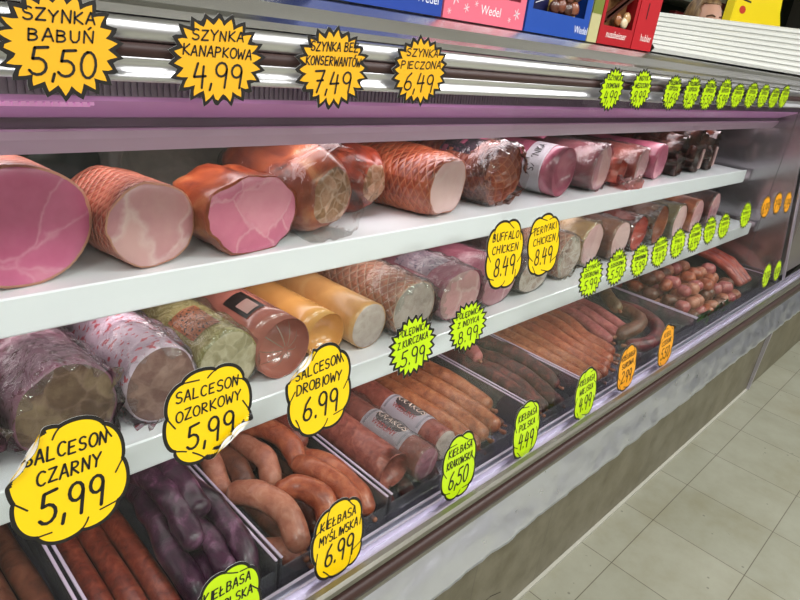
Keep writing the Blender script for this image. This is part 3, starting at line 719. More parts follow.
# lime bursts over the lower shelf edge
pt('b', 'g', .635, 1.014, .099, .098, two('POLĘDWICA', 'Z KURCZAKA', '5.99', .68, .72, .36), 'lime burst price tag reading POLĘDWICA Z KURCZAKA 5.99', roll=2, seed=51)
pt('b', 'g', .767, 1.013, .097, .088, two('POLĘDWICA', 'Z INDYKA', '8.99', .68, .62, .38), 'lime burst price tag reading POLĘDWICA Z INDYKA 8.99', roll=2, seed=52)
MID = [(1.173, 1.023, .100, .088, '5.99', 'SZYNKA', 'DROBIOWA', 'first of the slanting row over the lower shelf, with name SZYNKA DROBIOWA'),
       (1.288, 1.026, .098, .086, '5.50', 'POLĘDWICA', 'ŁOSOSIOWA', 'second of the slanting row over the lower shelf'),
       (1.404, 1.023, .095, .083, '5.99', 'SZYNKA', 'KONSERWOWA', 'third of the slanting row over the lower shelf'),
       (1.513, 1.028, .098, .085, '7.49', 'BALERON', 'WĘDZONY', 'fourth of the slanting row over the lower shelf, its tip bent'),
       (1.622, 1.033, .100, .083, '6.49', 'SZYNKA', 'BIAŁA', 'fifth of the slanting row over the lower shelf'),
       (1.736, 1.034, .098, .087, '6.99', 'SZYNKA', 'GOTOWANA', 'sixth of the slanting row over the lower shelf'),
       (1.844, 1.040, .098, .084, '4.99', 'MIELONKA', 'DOMOWA', 'seventh of the slanting row over the lower shelf'),
       (1.957, 1.038, .098, .082, '4.49', 'SZYNKOWA', 'Z INDYKA', 'eighth of the slanting row over the lower shelf'),
       (2.147, 1.050, .104, .087, '7.49', 'PASZTET', 'DOMOWY', 'standing apart at the right end of the lower shelf row')]
for i, (x, z, w, h, p, a, b, l) in enumerate(MID):
    pt('b', 'g', x, z, w, h, two(a, b, p, .62, .66, .38), 'lime burst tag ' + l, roll=1, seed=60 + i, curl=[(.3, 1, .034, .006)] if i == 3 else None)
FAR = [('o', 2.350, 1.055, .105, .080, '6.99', 'orange burst price tag, leftmost of the four at the far end of the glass'), ('o', 2.487, 1.056, .104, .083, '7.99', 'orange burst price tag, second of the four at the far end'),
       ('o', 2.617, 1.047, .100, .083, '5.99', 'orange burst price tag, third of the four at the far end'), ]
for i, (c, x, z, w, h, p, l) in enumerate(FAR):
    pt('b', c, x, z, w, h, one(p), l, seed=80 + i)
pt('b', 'o', 2.79, 1.055, .11, .085, one('4.99'), 'orange burst price tag cut off by the right edge of the picture', seed=84)
pt('b', 'g', 2.52, .790, .105, .100, one('3.99'), 'lime burst price tag low at the far end, left of a pair', seed=85)
pt('b', 'g', 2.66, .785, .095, .090, one('4.99'), 'lime burst price tag low at the far end, right of a pair', seed=86)

# ---------------------------------------------------------------- meats: materials
PINK = [(176, 96, 112), (214, 130, 148), (226, 152, 166), (238, 178, 186)]
def cutface(name, dark, mid, light, fat, cell=11, fw=.05, fa=.5, fine=45, fine_a=.35, rough=.35, pits=None):
    """cut meat: muscle groups separated by faint fat seams, fine grain on top"""
    m, nt, b = newmat(name); L = nt.links.new
    tc = N(nt, 'ShaderNodeTexCoord'); mp = N(nt, 'ShaderNodeMapping'); L(tc.outputs['Object'], mp.inputs[0]); mp.inputs['Scale'].default_value = (1, .3, 1)
    oi = N(nt, 'ShaderNodeObjectInfo'); mu = N(nt, 'ShaderNodeMath', operation='MULTIPLY'); mu.inputs[1].default_value = 9.0; L(oi.outputs['Random'], mu.inputs[0]); L(mu.outputs[0], mp.inputs[1])
    dn = N(nt, 'ShaderNodeTexNoise', Scale=14.0, Detail=4.0); L(mp.outputs[0], dn.inputs['Vector'])
    sc = N(nt, 'ShaderNodeVectorMath', operation='MULTIPLY_ADD'); sc.inputs[1].default_value = (.07, .07, .07); L(dn.outputs['Color'], sc.inputs[0]); L(mp.outputs[0], sc.inputs[2])
    v1 = N(nt, 'ShaderNodeTexVoronoi', Scale=float(cell), feature='SMOOTH_F1'); v1.inputs['Smoothness'].default_value = .25; L(sc.outputs[0], v1.inputs['Vector'])
    sp = N(nt, 'ShaderNodeSeparateColor'); L(v1.outputs['Color'], sp.inputs[0])
    n2 = N(nt, 'ShaderNodeTexNoise', Scale=float(fine), Detail=6.0, Roughness=.65); L(mp.outputs[0], n2.inputs['Vector'])
    mixn = N(nt, 'ShaderNodeMath', operation='MULTIPLY_ADD'); mixn.inputs[1].default_value = 1 - fine_a; L(sp.outputs[0], mixn.inputs[0])
    m2 = N(nt, 'ShaderNodeMath', operation='MULTIPLY'); m2.inputs[1].default_value = fine_a * 1.3; L(n2.outputs['Fac'], m2.inputs[0]); L(m2.outputs[0], mixn.inputs[2])
    r = ramp(nt, [(0.15, dark), (0.5, mid), (0.85, light)]); L(mixn.outputs[0], r.inputs[0])
    v2 = N(nt, 'ShaderNodeTexVoronoi', Scale=float(cell), feature='DISTANCE_TO_EDGE'); L(sc.outputs[0], v2.inputs['Vector'])
    mr = N(nt, 'ShaderNodeMapRange'); mr.inputs['From Max'].default_value = fw; mr.inputs['To Min'].default_value = fa; mr.inputs['To Max'].default_value = 0; L(v2.outputs['Distance'], mr.inputs['Value'])
    k = N(nt, 'ShaderNodeMath', operation='MULTIPLY'); L(mr.outputs[0], k.inputs[0]); L(n2.outputs['Fac'], k.inputs[1])
    k2 = N(nt, 'ShaderNodeMath', operation='MULTIPLY'); L(k.outputs[0], k2.inputs[0]); k2.inputs[1].default_value = 1.7
    mx = N(nt, 'ShaderNodeMix', data_type='RGBA'); L(k2.outputs[0], mx.inputs['Factor']); L(r.outputs[0], mx.inputs['A']); mx.inputs['B'].default_value = lin(fat)
    L(mx.outputs['Result'], b.inputs['Base Color']); b.inputs['Roughness'].default_value = rough; b.inputs['Coat Weight'].default_value = .2; b.inputs['Coat Roughness'].default_value = .2
    bp = N(nt, 'ShaderNodeBump', Strength=.25, Distance=.002); L(n2.outputs['Fac'], bp.inputs['Height']); L(bp.outputs[0], b.inputs['Normal'])
    return m
ham_pink = cutface('ham_face_pink', (186, 84, 122), (208, 106, 144), (222, 138, 162), (238, 184, 196), 10, .035, .35)
ham_pale = cutface('ham_face_pale', (168, 104, 122), (200, 138, 144), (216, 166, 164), (232, 204, 200), 11, .07, .6)
ham_bright = cutface('ham_face_bright', (190, 92, 124), (220, 122, 150), (234, 152, 170), (244, 196, 200), 11, .04, .45)
ham_cold = cutface('ham_face_light', (196, 150, 150), (216, 172, 170), (226, 190, 184), (236, 214, 208), 8, .04, .3)
skin_net = meat('netted_skin', [(120, 52, 34), (176, 84, 58), (206, 120, 92)], 16, 0.4, 0.8, net=(18, 14, (226, 170, 140)))
skin_roast = meat('roast_skin', [(66, 28, 18), (134, 56, 32), (168, 82, 46), (196, 128, 84)], 16, 0.3, 0.7)
knuckle = cutface('knuckle_cut', (70, 46, 26), (140, 96, 62), (206, 158, 134), (232, 206, 190), 44, .12, .35, 50, .6)
skin_red = meat('smoked_skin', [(56, 24, 16), (122, 44, 28), (164, 66, 40), (190, 104, 66)], 14, 0.3, 0.9)
skin_red_net = meat('smoked_net_skin', [(96, 40, 24), (150, 66, 40), (186, 100, 64)], 14, 0.3, 0.45, net=(12, 16, (196, 120, 84)))
skin_dark = meat('dark_smoked', [(26, 16, 14), (56, 28, 22), (98, 48, 36)], 22, 0.35, 1.0, veins=(110, 70, 54), vein_w=0.02)
skin_mauve = meat('pink_casing', [(140, 66, 88), (170, 90, 110), (192, 118, 134)], 12, 0.25, 0.2)
skin_plum = meat('plum_casing', [(118, 44, 58), (150, 64, 78), (178, 98, 106)], 14, 0.25, 0.2)
sal_black = cutface('brawn_dark_face', (52, 30, 28), (92, 66, 52), (140, 116, 92), (160, 130, 120), 34, .10, .25, 60, .55)
sal_tongue = cutface('brawn_tongue_face', (92, 58, 56), (124, 88, 82), (156, 122, 112), (170, 140, 130), 40, .10, .25, 60, .55)
sal_poul = cutface('brawn_poultry_face', (116, 104, 78), (152, 140, 108), (190, 176, 148), (210, 198, 176), 46, .12, .3, 60, .5)
cas_green = meat('gold_green_casing', [(104, 92, 44), (146, 132, 80), (176, 158, 108)], 40, 0.25, 0.3, veins=(200, 186, 140), vein_w=0.06, vscale=40)
cas_copper = meat('copper_casing', [(146, 84, 74), (176, 108, 94), (204, 140, 122)], 6, 0.18, 0.15, coat=0.8)
cas_yellow = meat('golden_casing', [(206, 142, 74), (222, 162, 92), (232, 184, 118)], 5, 0.2, 0.15, coat=0.6)
cas_tan = meat('tan_casing', [(176, 126, 72), (200, 148, 90), (214, 170, 116)], 10, 0.3, 0.2)
grey_face = meat('sausage_grey_face', [(170, 150, 142), (184, 166, 158), (196, 180, 172)], 60, 0.45, 0.1)
orange_net = meat('orange_net_skin', [(176, 96, 64), (206, 128, 96), (226, 164, 136)], 18, 0.35, 0.8, net=(14, 16, (234, 200, 178)))
swirl = meat('swirl_roll_face', [(92, 62, 52), (150, 118, 104), (188, 166, 152), (206, 190, 178)], 12, 0.4, 0.4, veins=(216, 204, 194), vein_w=0.06, vscale=14)
red_piece = meat('red_meat', [(140, 44, 36), (184, 78, 64), (206, 108, 92)], 22, 0.35, 0.5)
fl_clear = film('wrap_clear', (236, 240, 236), 0.16, 0.10, 45, 0.6, 0.05)
fl_crump = film('wrap_crumpled', (242, 238, 238), 0.20, 0.08, 50, 0.8, 0.035)
fl_thin = film('wrap_thin', (244, 246, 244), 0.09, 0.12, 40, 0.5, 0.02)

def print_mat(name, base, ink, cell=8, thr=0.55, seed=0, stretch=(1, 3, 1)):
    if name in MATS: return MATS[name]
    m, nt, b = newmat(name); L = nt.links.new
    tc = N(nt, 'ShaderNodeTexCoord'); mp = N(nt, 'ShaderNodeMapping'); L(tc.outputs['UV'], mp.inputs[0]); mp.inputs['Scale'].default_value = stretch
    mp.inputs['Rotation'].default_value = (0, 0, 0.6)
    nz = N(nt, 'ShaderNodeTexNoise', Scale=cell, Detail=1.0); L(mp.outputs[0], nz.inputs['Vector'])
    g = N(nt, 'ShaderNodeMath', operation='GREATER_THAN'); g.inputs[1].default_value = thr; L(nz.outputs['Fac'], g.inputs[0])
    mx = N(nt, 'ShaderNodeMix', data_type='RGBA'); L(g.outputs[0], mx.inputs['Factor']); mx.inputs['A'].default_value = lin(base); mx.inputs['B'].default_value = lin(ink)
    L(mx.outputs['Result'], b.inputs['Base Color']); b.inputs['Roughness'].default_value = 0.3
    return m
white_red = print_mat('white_wrapper_red_print', (226, 206, 222), (214, 90, 104), 9, 0.60, stretch=(3, 5, 1))
white_blk = print_mat('white_label_black_print', (224, 222, 222), (40, 36, 38), 14, 0.55, stretch=(6, 5, 1))
purple_lbl = print_mat('dark_purple_label', (52, 32, 52), (206, 106, 150), 6, 0.64, stretch=(5, 3, 1))
pink_tab = plain('pink_tab', (206, 110, 140), 0.35)
sal_lbl = print_mat('salami_label', (214, 178, 190), (70, 48, 52), 7, 0.56, stretch=(3, 4, 1))
pink_wr = print_mat('pink_wrapper', (150, 100, 120), (104, 44, 58), 10, 0.57, stretch=(3, 4, 1))
black_lbl = plain('black_label', (40, 30, 28), 0.3)
round_lbl = plain('round_label', (206, 160, 150), 0.3)

# ---------------------------------------------------------------- upper shelf
cut_log('ham', 'largest round pink ham at the left of the upper shelf, its whole cut face forward', 'ham', .194, .772, Z1, .13, .081, .073, skin_net, ham_pink, rz_deg=8, lumps=.03, seed=3)
cut_log('netted_ham', 'netted brown ham with pale pink cut face, second from left on the upper shelf', 'ham', .344, .766, Z1, .15, .064, .058, skin_net, ham_pale, rz_deg=8, lumps=.08, seed=8, bumpy=.002)
cut_log('ham', 'bright pink uneven ham slab with browned rind, third from left on the upper shelf', 'ham', .494, .760, Z1, .13, .086, .058, skin_roast, ham_bright, rz_deg=8, sup=2.3, lumps=.15, seed=14, bumpy=.004)
cut_log('smoked_ham_knuckle', 'rust brown smoked ham knuckle with a yellowish fatty cut end on the upper shelf', 'ham', .652, .775, Z1, .22, .080, .068, skin_roast, knuckle, rz_deg=12, lumps=.16, seed=21, bumpy=.005, wrap=fl_thin, shoulder=.66)
cut_log('smoked_ham', 'dark red smoked ham with rough skin, right of the rust brown knuckle', 'ham', .800, .835, Z1, .24, .066, .066, skin_red, knuckle, rz_deg=12, lumps=.14, seed=30, bumpy=.007, shoulder=.55)
cut_log('smoked_ham', 'orange brown smoked ham with pale squarish cut face in the middle of the upper shelf', 'ham', .952, .780, Z1, .24, .082, .060, skin_red_net, ham_cold, rz_deg=12, sup=2.8, lumps=.10, seed=37, bumpy=.003, shoulder=.86)
h6 = cut_log('netted_ham', 'netted ham in crumpled clear plastic with dark purple label on the upper shelf', 'ham', 1.165, .800, Z1, .24, .100, .064, skin_red_net, None, rz_deg=12, sup=2.3, lumps=.10, seed=41, bumpy=.003, wrap=fl_crump, over=.018, back=.6, front_round=.8,
             band=[(.05, .13, 95, 140), (.15, .19, 90, 125)], bandm=purple_lbl, crumple=.010)
for k in range(8):
    link('pink_tab', band_bm(.24, .100, .064, 2.3, .10, 41, .05 + .03 * k, .062 + .03 * k, 92 + 20 * (k % 4), 104 + 20 * (k % 4), off=.005), pink_tab, h6)
hl = cut_log('ham_roll', 'pink cased ham roll with a white printed band on the upper shelf', 'ham', 1.400, .785, Z1, .32, .082, .060, skin_mauve, None, rz_deg=12, lumps=.04, seed=44, front_round=.6, band=[(.035, .085, 0, 360)], bandm=plain('band_white', (226, 224, 228), .35))
link('band_lettering', font_mesh('SZYNKA', .026, lambda a, b: Vector(((lambda th: (.0845 * math.cos(th), .060 + b, .060 + .0625 * math.sin(th)))(math.radians(140) + a / .075 * -1.0)))), m_black, hl, smooth=False)
cut_log('ham_roll', 'plum cased ham roll with grey pink cut face, right of the white banded roll', 'ham', 1.588, .785, Z1, .32, .080, .060, skin_plum, ham_pale, rz_deg=12, lumps=.08, seed=45, sup=2.3, wrap=fl_clear, over=.006, crumple=.004)
cut_log('ham_log', 'small pink ham log lying on top of the two ham rolls', 'ham', 1.455, .90, Z1 + .1195, .20, .038, .034, skin_mauve, ham_pink, rz_deg=12, lumps=.02, seed=46)
cut_log('meat_piece', 'small orange red meat piece with loose wrap right of the plum ham roll', 'meat', 1.728, .790, Z1, .14, .045, .038, red_piece, None, rz_deg=12, lumps=.2, seed=47, bumpy=.006, front_round=.8)
cut_log('ham', 'pale pink ham with rounded face, second stretch of the upper shelf', 'ham', 1.86, .795, Z1, .28, .072, .052, red_piece, ham_pale, rz_deg=12, lumps=.12, seed=48, wrap=fl_clear, over=.006, crumple=.005)
cut_log('ham', 'pink trimmed ham next to the dark smoked pieces', 'ham', 2.02, .805, Z1, .27, .068, .054, skin_mauve, ham_bright, rz_deg=10, sup=2.5, lumps=.12, seed=49)
for i, (x, y, rx, rz, dg, l) in enumerate([(2.18, .80, .072, .064, 10, 'dark craggy smoked pork piece, leftmost of the three at the end of the upper shelf'), (2.335, .80, .070, .072, 6, 'dark craggy smoked pork piece, middle of the three at the end of the upper shelf'), (2.495, .81, .075, .066, 10, 'dark craggy smoked pork piece, rightmost at the end of the upper shelf')]):
    t = cut_log('smoked_pork', l, 'meat', x, y, Z1, .25, rx, rz, skin_dark, None, rz_deg=dg, lumps=.25, seed=60 + i, bumpy=.014, bfreq=40, front_round=.8)
    if i: link('rib_bone', tube_bm(catmull([(.0, -.004, .02), (.015, -.002, .08)], 6), lambda t_: .0055, 8), ham_cold, t)
# ragged loose wrap hanging over the shelf edge
def loose_film(name, label, x, y, z, w, d, h, seed, mat, cat='plastic wrap', drop=0.02):
    bm = bmesh.new(); n = 26; g = []
    for i in range(n):
        row = []
        for j in range(n):
            u = i / (n - 1); v = j / (n - 1)
            p = Vector(((u - .5) * w, (v - .3) * d, 0))
            k = noise.noise(Vector((u * 3 + seed, v * 3, 0))) + .6 * noise.noise(Vector((u * 8, v * 8, seed)))
            p.z = h * max(0.01, .35 + .9 * k + .5 * math.sin(u * PI) * math.sin(v * PI)); p.x += .012 * noise.noise(Vector((v * 5, u * 5, seed + 3)))
            if v < .2: p.y = (-.3 + .2) * d - .0; p.z -= drop * (.2 - v) / .2 * (1 + noise.noise(Vector((u * 6, 1, seed)))); p.y -= .004 + .004 * noise.noise(Vector((u * 9, v * 9, 2)))
            row.append(bm.verts.new(p))
        g.append(row)
    for i in range(n - 1):
        for j in range(n - 1):
            if (i in (0, n - 2) or j in (0, n - 2)) and noise.noise(Vector((i * .9, j * .9, seed))) > .2: continue
            bm.faces.new((g[i][j], g[i + 1][j], g[i + 1][j + 1], g[i][j + 1]))
    o = link(name, bm, mat); o.location = (x, y, z); tag(o, label, cat); return o
loose_film('plastic_wrap', 'crumpled clear wrap with a reddish piece hanging over the upper shelf edge', 1.735, .752, Z1 + .002, .09, .07, .03, 4, film('wrap_reddish', (214, 120, 110), .2, .12, 50, .6, .10), drop=.03)
# items standing behind on the upper shelf
cut_log('packed_ham', 'dull grey green wrapped ham lying behind the pink slab on the upper shelf', 'ham', .50, .96, Z1, .14, .115, .080, meat('grey_wrap', [(90, 92, 84), (120, 122, 110), (150, 148, 136)], 8, .2, .3, coat=.8), None, sup=2.3, lumps=.08, seed=71, front_round=.8, back=.4)
cut_log('smoked_bacon', 'black rinded smoked bacon behind the dark red ham', 'meat', .72, 1.01, Z1, .10, .075, .085, skin_dark, None, lumps=.1, seed=72, front_round=.8, back=.4, bumpy=.004)

# ---------------------------------------------------------------- lower shelf
cut_log('brawn', 'pink wrapped brawn roll cut off by the left edge of the picture', 'brawn', .064, .690, Z2, .32, .056, .060, pink_wr, sal_black, lumps=.04, seed=80, wrap=fl_crump, crumple=.009)
cut_log('brawn', 'large dark brawn roll in pink wrapper under cling film, above SALCESON CZARNY', 'brawn', .197, .690, Z2, .34, .058, .063, pink_wr, sal_black, rz_deg=3, lumps=.08, seed=81, wrap=fl_crump, crumple=.009, over=.016)
cut_log('brawn', 'brawn roll in white wrapper with red print, cut face brown grey', 'brawn', .314, .692, Z2, .34, .050, .056, white_red, sal_tongue, rz_deg=3, lumps=.04, seed=82, wrap=fl_crump, crumple=.009, over=.012)
b3 = cut_log('brawn', 'brawn roll in gold green casing with a marbled pale cut face', 'brawn', .418, .700, Z2, .34, .050, .052, cas_green, sal_poul, rz_deg=3, lumps=.03, seed=83, wrap=fl_thin, over=.0)
link('round_label', band_bm(.34, .050, .052, 2, .03, 83, .03, .10, 85, 140, off=.002), print_mat('orange_seal', (206, 120, 74), (60, 50, 40), 5, .58, stretch=(3, 3, 1)), b3)
b4 = cut_log('sausage_roll', 'copper red cased sausage roll with a crimped round end and black label', 'sausage', .512, .695, Z2, .34, .049, .051, cas_copper, None, rz_deg=3, lumps=.02, seed=84, front_round=1.0)
link('black_label', band_bm(.34, .049, .051, 2, .02, 84, .055, .12, 88, 132, off=.0015), black_lbl, b4)
link('round_label', band_bm(.34, .049, .051, 2, .02, 84, .060, .092, 98, 124, off=.0026), round_lbl, b4)
cr = bmesh.new()
for k in range(9):
    a = math.radians(20 + k * 40); st = []
    for q in range(5):
        r = .006 + .034 * q / 4; st.append((r * math.cos(a), r * math.sin(a)))
    stroke_mesh(cr, [st], .0012, lambda p, z: Vector((p, .049 - math.sqrt(max(0, .049 ** 2 - p * p - z * z)) * 1.0 - .0012, .051 + z)))
link('end_crimp', cr, plain('crimp_grey', (120, 112, 96), .3), b4)
cut_log('sausage_roll', 'smooth golden yellow cased sausage roll with rounded end on the lower shelf', 'sausage', .607, .710, Z2, .34, .040, .041, cas_yellow, None, rz_deg=3, lumps=.02, seed=85, front_round=1.0)
cut_log('sausage_roll', 'tan cased sausage roll with smooth grey cut face on the lower shelf', 'sausage', .694, .700, Z2, .34, .042, .043, cas_tan, grey_face, rz_deg=3, lumps=.02, seed=86)
cut_log('netted_ham', 'orange netted poultry ham in clear wrap on the lower shelf', 'ham', .802, .695, Z2, .32, .060, .054, orange_net, grey_face, rz_deg=3, lumps=.04, seed=87, wrap=fl_clear, over=.01)
cut_log('packed_ham', 'pink turkey ham under clear wrap with a pale pink printed label', 'ham', .938, .695, Z2, .32, .068, .052, skin_mauve, ham_pale, rz_deg=3, sup=2.5, lumps=.05, seed=88, wrap=fl_clear, over=.01, band=[(.05, .14, 75, 140)], bandm=print_mat('lilac_label', (206, 170, 190), (70, 56, 110), 5, .62, stretch=(3, 3, 1)))
cut_log('meat_loaf', 'grey pink meat loaf behind the BUFFALO CHICKEN tag on the lower shelf', 'meat', 1.078, .700, Z2, .30, .064, .048, skin_mauve, ham_pale, rz_deg=4, sup=2.4, lumps=.06, seed=89, wrap=fl_thin, over=.0)
cut_log('chicken_roll', 'swirled brown chicken roll under the TERIYAKI CHICKEN tag', 'chicken roll', 1.215, .700, Z2, .28, .066, .046, skin_dark, swirl, rz_deg=3, sup=2.3, lumps=.10, seed=90, wrap=fl_thin, over=.0)
cut_log('chicken_roll', 'pale swirled chicken roll right of the TERIYAKI CHICKEN tag', 'chicken roll', 1.385, .712, Z2, .28, .066, .056, orange_net, swirl, rz_deg=6, lumps=.08, seed=91, wrap=fl_clear, over=.008)
m_olive = meat('olive_skin', [(84, 70, 30), (128, 104, 52), (160, 112, 66)], 16, .4, .7)
m_rust = meat('rust_skin', [(110, 54, 36), (150, 84, 56), (178, 116, 84)], 16, .4, .7)
LOW = [(1.53, .73, .068, .060, cas_tan, ham_cold, 'tan skinned ham with pale cut face, first right of the swirled rolls'), (1.68, .72, .066, .056, m_rust, ham_cold, 'rust skinned ham with ringed pale cut face on the lower shelf'),
       (1.825, .73, .066, .052, red_piece, None, 'round red meat end on the lower shelf'), (1.97, .73, .066, .060, m_rust, None, 'rust brown rounded ham toward the far end of the lower shelf'),
       (2.12, .73, .068, .056, m_olive, ham_cold, 'olive loaf toward the far end of the lower shelf'), (2.27, .73, .068, .060, m_rust, ham_pale, 'rust ham with pink cut face near the far end of the lower shelf'), (2.43, .73, .070, .064, skin_dark, ham_pale, 'dark skinned ham, last on the lower shelf')]
for i, (x, y, rx, rz, sk, fa, l) in enumerate(LOW):
    cut_log('ham', l, 'ham', x, y, Z2, .28, rx, rz, sk, fa, rz_deg=6, lumps=.12, seed=100 + i, front_round=0 if fa else .9, wrap=fl_clear if i < 5 else None, over=0, bumpy=.003)
# pieces on top of the far lower shelf
cut_log('herb_loaf', 'olive green herb crusted loaf lying behind the tan ham on the lower shelf', 'meat', 1.56, .93, Z2 + .1165, .12, .16, .022, meat('herb_crust', [(70, 70, 24), (112, 108, 40), (150, 130, 60)], 26, .5, .9), None, lumps=.05, seed=120, front_round=.8, back=.4)
for i, (x, c, l) in enumerate([(.33, grey_face, 'pale grey roll stub behind the white wrapped brawn'), (.455, cas_tan, 'tan roll stub behind the copper roll'), (.60, cas_yellow, 'dim golden roll stub far behind the golden roll'), (.95, skin_dark, 'dark roll stub far behind the wrapped turkey ham')]):
    cut_log('roll_stub', l, 'sausage', x, .99, Z2 + .109, .11, .045, .027, c, None, lumps=.03, seed=130 + i, front_round=.9, back=.4)

# ---------------------------------------------------------------- deck trays and sausages
m_tray = film('tray_acrylic', (222, 216, 232), .12, .15, 10, .0, .08)
m_rim = plain('tray_rim', (206, 184, 208), .25, coat=.5)
ZT = .6685
def tray(x0, x1, label):
    t = empty('display_tray', ((x0 + x1) / 2, .535, ZT)); w = (x1 - x0) / 2
    tag(t, label, 'tray')
    d = .55; hz = .0735
    box('tray_floor', -w, w, 0, d, 0, .002, m_tray, t)
    for s in (-1, 1): 
        box('tray_wall', min(s * w, s * (w - .003)), max(s * w, s * (w - .003)), 0, d, .0022, hz - .002, m_tray, t)
        box('tray_rim', min(s * w, s * (w - .0042)), max(s * w, s * (w - .0042)), -.001, d, hz - .002, hz + .001, m_rim, t, .0008, 1)
    box('tray_front', -w + .0035, w - .0035, 0, .003, .0022, hz - .022, m_tray, t)
    return t
tray(-.28, .168, 'clear tray of dim brown sausages in the bottom left corner')
tray(.173, .400, 'clear tray holding the red brown and black purple sausages')
tray(.405, .618, 'clear tray holding the short orange brown sausages')
tray(.624, 1.060, 'wide clear tray holding the salami logs and long tan sausages')
tray(1.066, 1.268, 'clear tray holding the dark smoked sausages')
tray(1.274, 1.955, 'wide clear tray holding the long orange tan sausages')
tray(1.962, 2.72, 'wide clear tray holding the small round sausages at the far end')
k_tan = meat('sausage_tan', [(128, 62, 34), (164, 90, 54), (192, 122, 82)], 60, .42, .5)
k_org = meat('sausage_orange', [(132, 54, 32), (166, 82, 52), (192, 112, 76)], 60, .4, .5)
k_red = meat('sausage_redbrown', [(78, 28, 20), (118, 46, 32), (150, 72, 50)], 60, .38, .35)
k_pale = meat('sausage_pale', [(150, 82, 62), (180, 110, 86), (200, 138, 114)], 50, .42, .45)
k_dark = meat('sausage_dark', [(34, 10, 14), (78, 26, 28), (124, 54, 48)], 50, .5, .9, coat=.05)
k_black = meat('sausage_black', [(28, 12, 24), (50, 24, 42), (74, 38, 60), (128, 84, 112)], 30, .32, 1.0, coat=.2)
k_sal = meat('salami_skin', [(116, 48, 40), (146, 72, 60), (172, 96, 80)], 70, .4, .5)
k_rose = meat('sausage_rose', [(140, 58, 62), (172, 88, 88), (200, 120, 112)], 40, .35, .5)
k_brn = meat('sausage_brown', [(70, 36, 26), (104, 58, 42), (130, 78, 58)], 40, .4, .6)
end_m = plain('casing_end', (150, 92, 66), .5)
def sausage(name, label, pts, r, mat, group=None, seed=0, tip=True, taper=.16, bumpy=.0, cat='sausage', seg=16, n=26):
    pts = [Vector((p[0], p[1], p[2])) for p in pts]; o_ = pts[0].copy(); o_.z -= r
    path = catmull([p - o_ for p in pts], n)
    f = lambda t: r * (1 - taper * .6 * (abs(2 * t - 1) ** 6)) * (1 + .03 * math.sin(t * 17 + seed))
    o = link(name, tube_bm(path, f, seg, bumpy=bumpy, seed=seed, bfreq=30), mat); o.location = o_
    tag(o, label, cat, group)
    if tip:
        d = (path[0] - path[1]).normalized(); a = path[0] + d * r * .80
        link('casing_end', tube_bm([a, a + d * r * .35, a + d * r * .6 + Vector((.001, 0, .001))], lambda t: r * (.16 + .10 * t), 8, 2), end_m, o)
    return o
B = .672   # top of a tray floor
# T0: dim sausages
for i, x in enumerate((-.20, -.135, -.07, -.005, .055, .108, .146)):
    sausage('sausage', 'dim brown sausage in the bottom left tray, %s' % ['seventh from its right wall', 'sixth from its right wall', 'fifth from its right wall', 'fourth from its right wall', 'third from its right wall', 'second from its right wall', 'against its right wall'][i],
            [(x, .575, B + .019), (x - .005, .70, B + .024), (x - .012, .85, B + .02), (x - .01, 1.0, B + .02)], .019 if i < 6 else .0165, k_brn, seed=i)
# T1: red brown and black
for i, (x, l) in enumerate(((.198, 'red brown sausage against the left wall of the black pudding tray'), (.232, 'red brown sausage, second from the left wall of the black pudding tray'), (.266, 'brightest red brown sausage, right beside the black puddings'))):
    sausage('sausage', l, [(x + .001, .572, B + .017 + .004 * i), (x + .002, .70, B + .022 + .004 * i), (x + .004, .85, B + .02), (x + .002, .96, B + .018)], .0165, k_red, seed=10 + i)
PUD = [([(.302, .565, .700), (.298, .62, .722), (.303, .70, .738), (.312, .78, .735), (.31, .86, .71)], .0185, 'nearest the red brown ones'),
       ([(.335, .560, .695), (.334, .62, .705), (.337, .70, .712), (.337, .80, .71)], .0180, 'low in the middle of the tray'),
       ([(.372, .562, .712), (.381, .60, .735), (.379, .67, .748), (.370, .74, .750), (.356, .82, .735)], .0185, 'curving along the right wall'),
       ([(.374, .600, .690), (.378, .70, .700), (.376, .80, .70)], .0175, 'low beside the right wall'),
       ([(.322, .632, .752), (.327, .69, .768), (.325, .76, .768), (.318, .84, .748)], .0200, 'on top of the heap, bent with a purple sheen'),
       ([(.350, .668, .768), (.352, .73, .778), (.345, .80, .775), (.337, .87, .755)], .0190, 'on top of the heap, behind the one with the sheen'),
       ([(.342, .580, .728), (.346, .63, .742), (.345, .68, .736)], .0165, 'short, sticking up in the middle front'),
       ([(.29, .90, .70), (.33, .92, .71), (.375, .91, .70)], .020, 'lying across at the back under the shelf')]
for i, (p, r, l) in enumerate(PUD):
    sausage('black_pudding', 'black purple pudding sausage ' + l, p, r, k_black, seed=21 + i, bumpy=.004, tip=i < 3, seg=20, n=34)
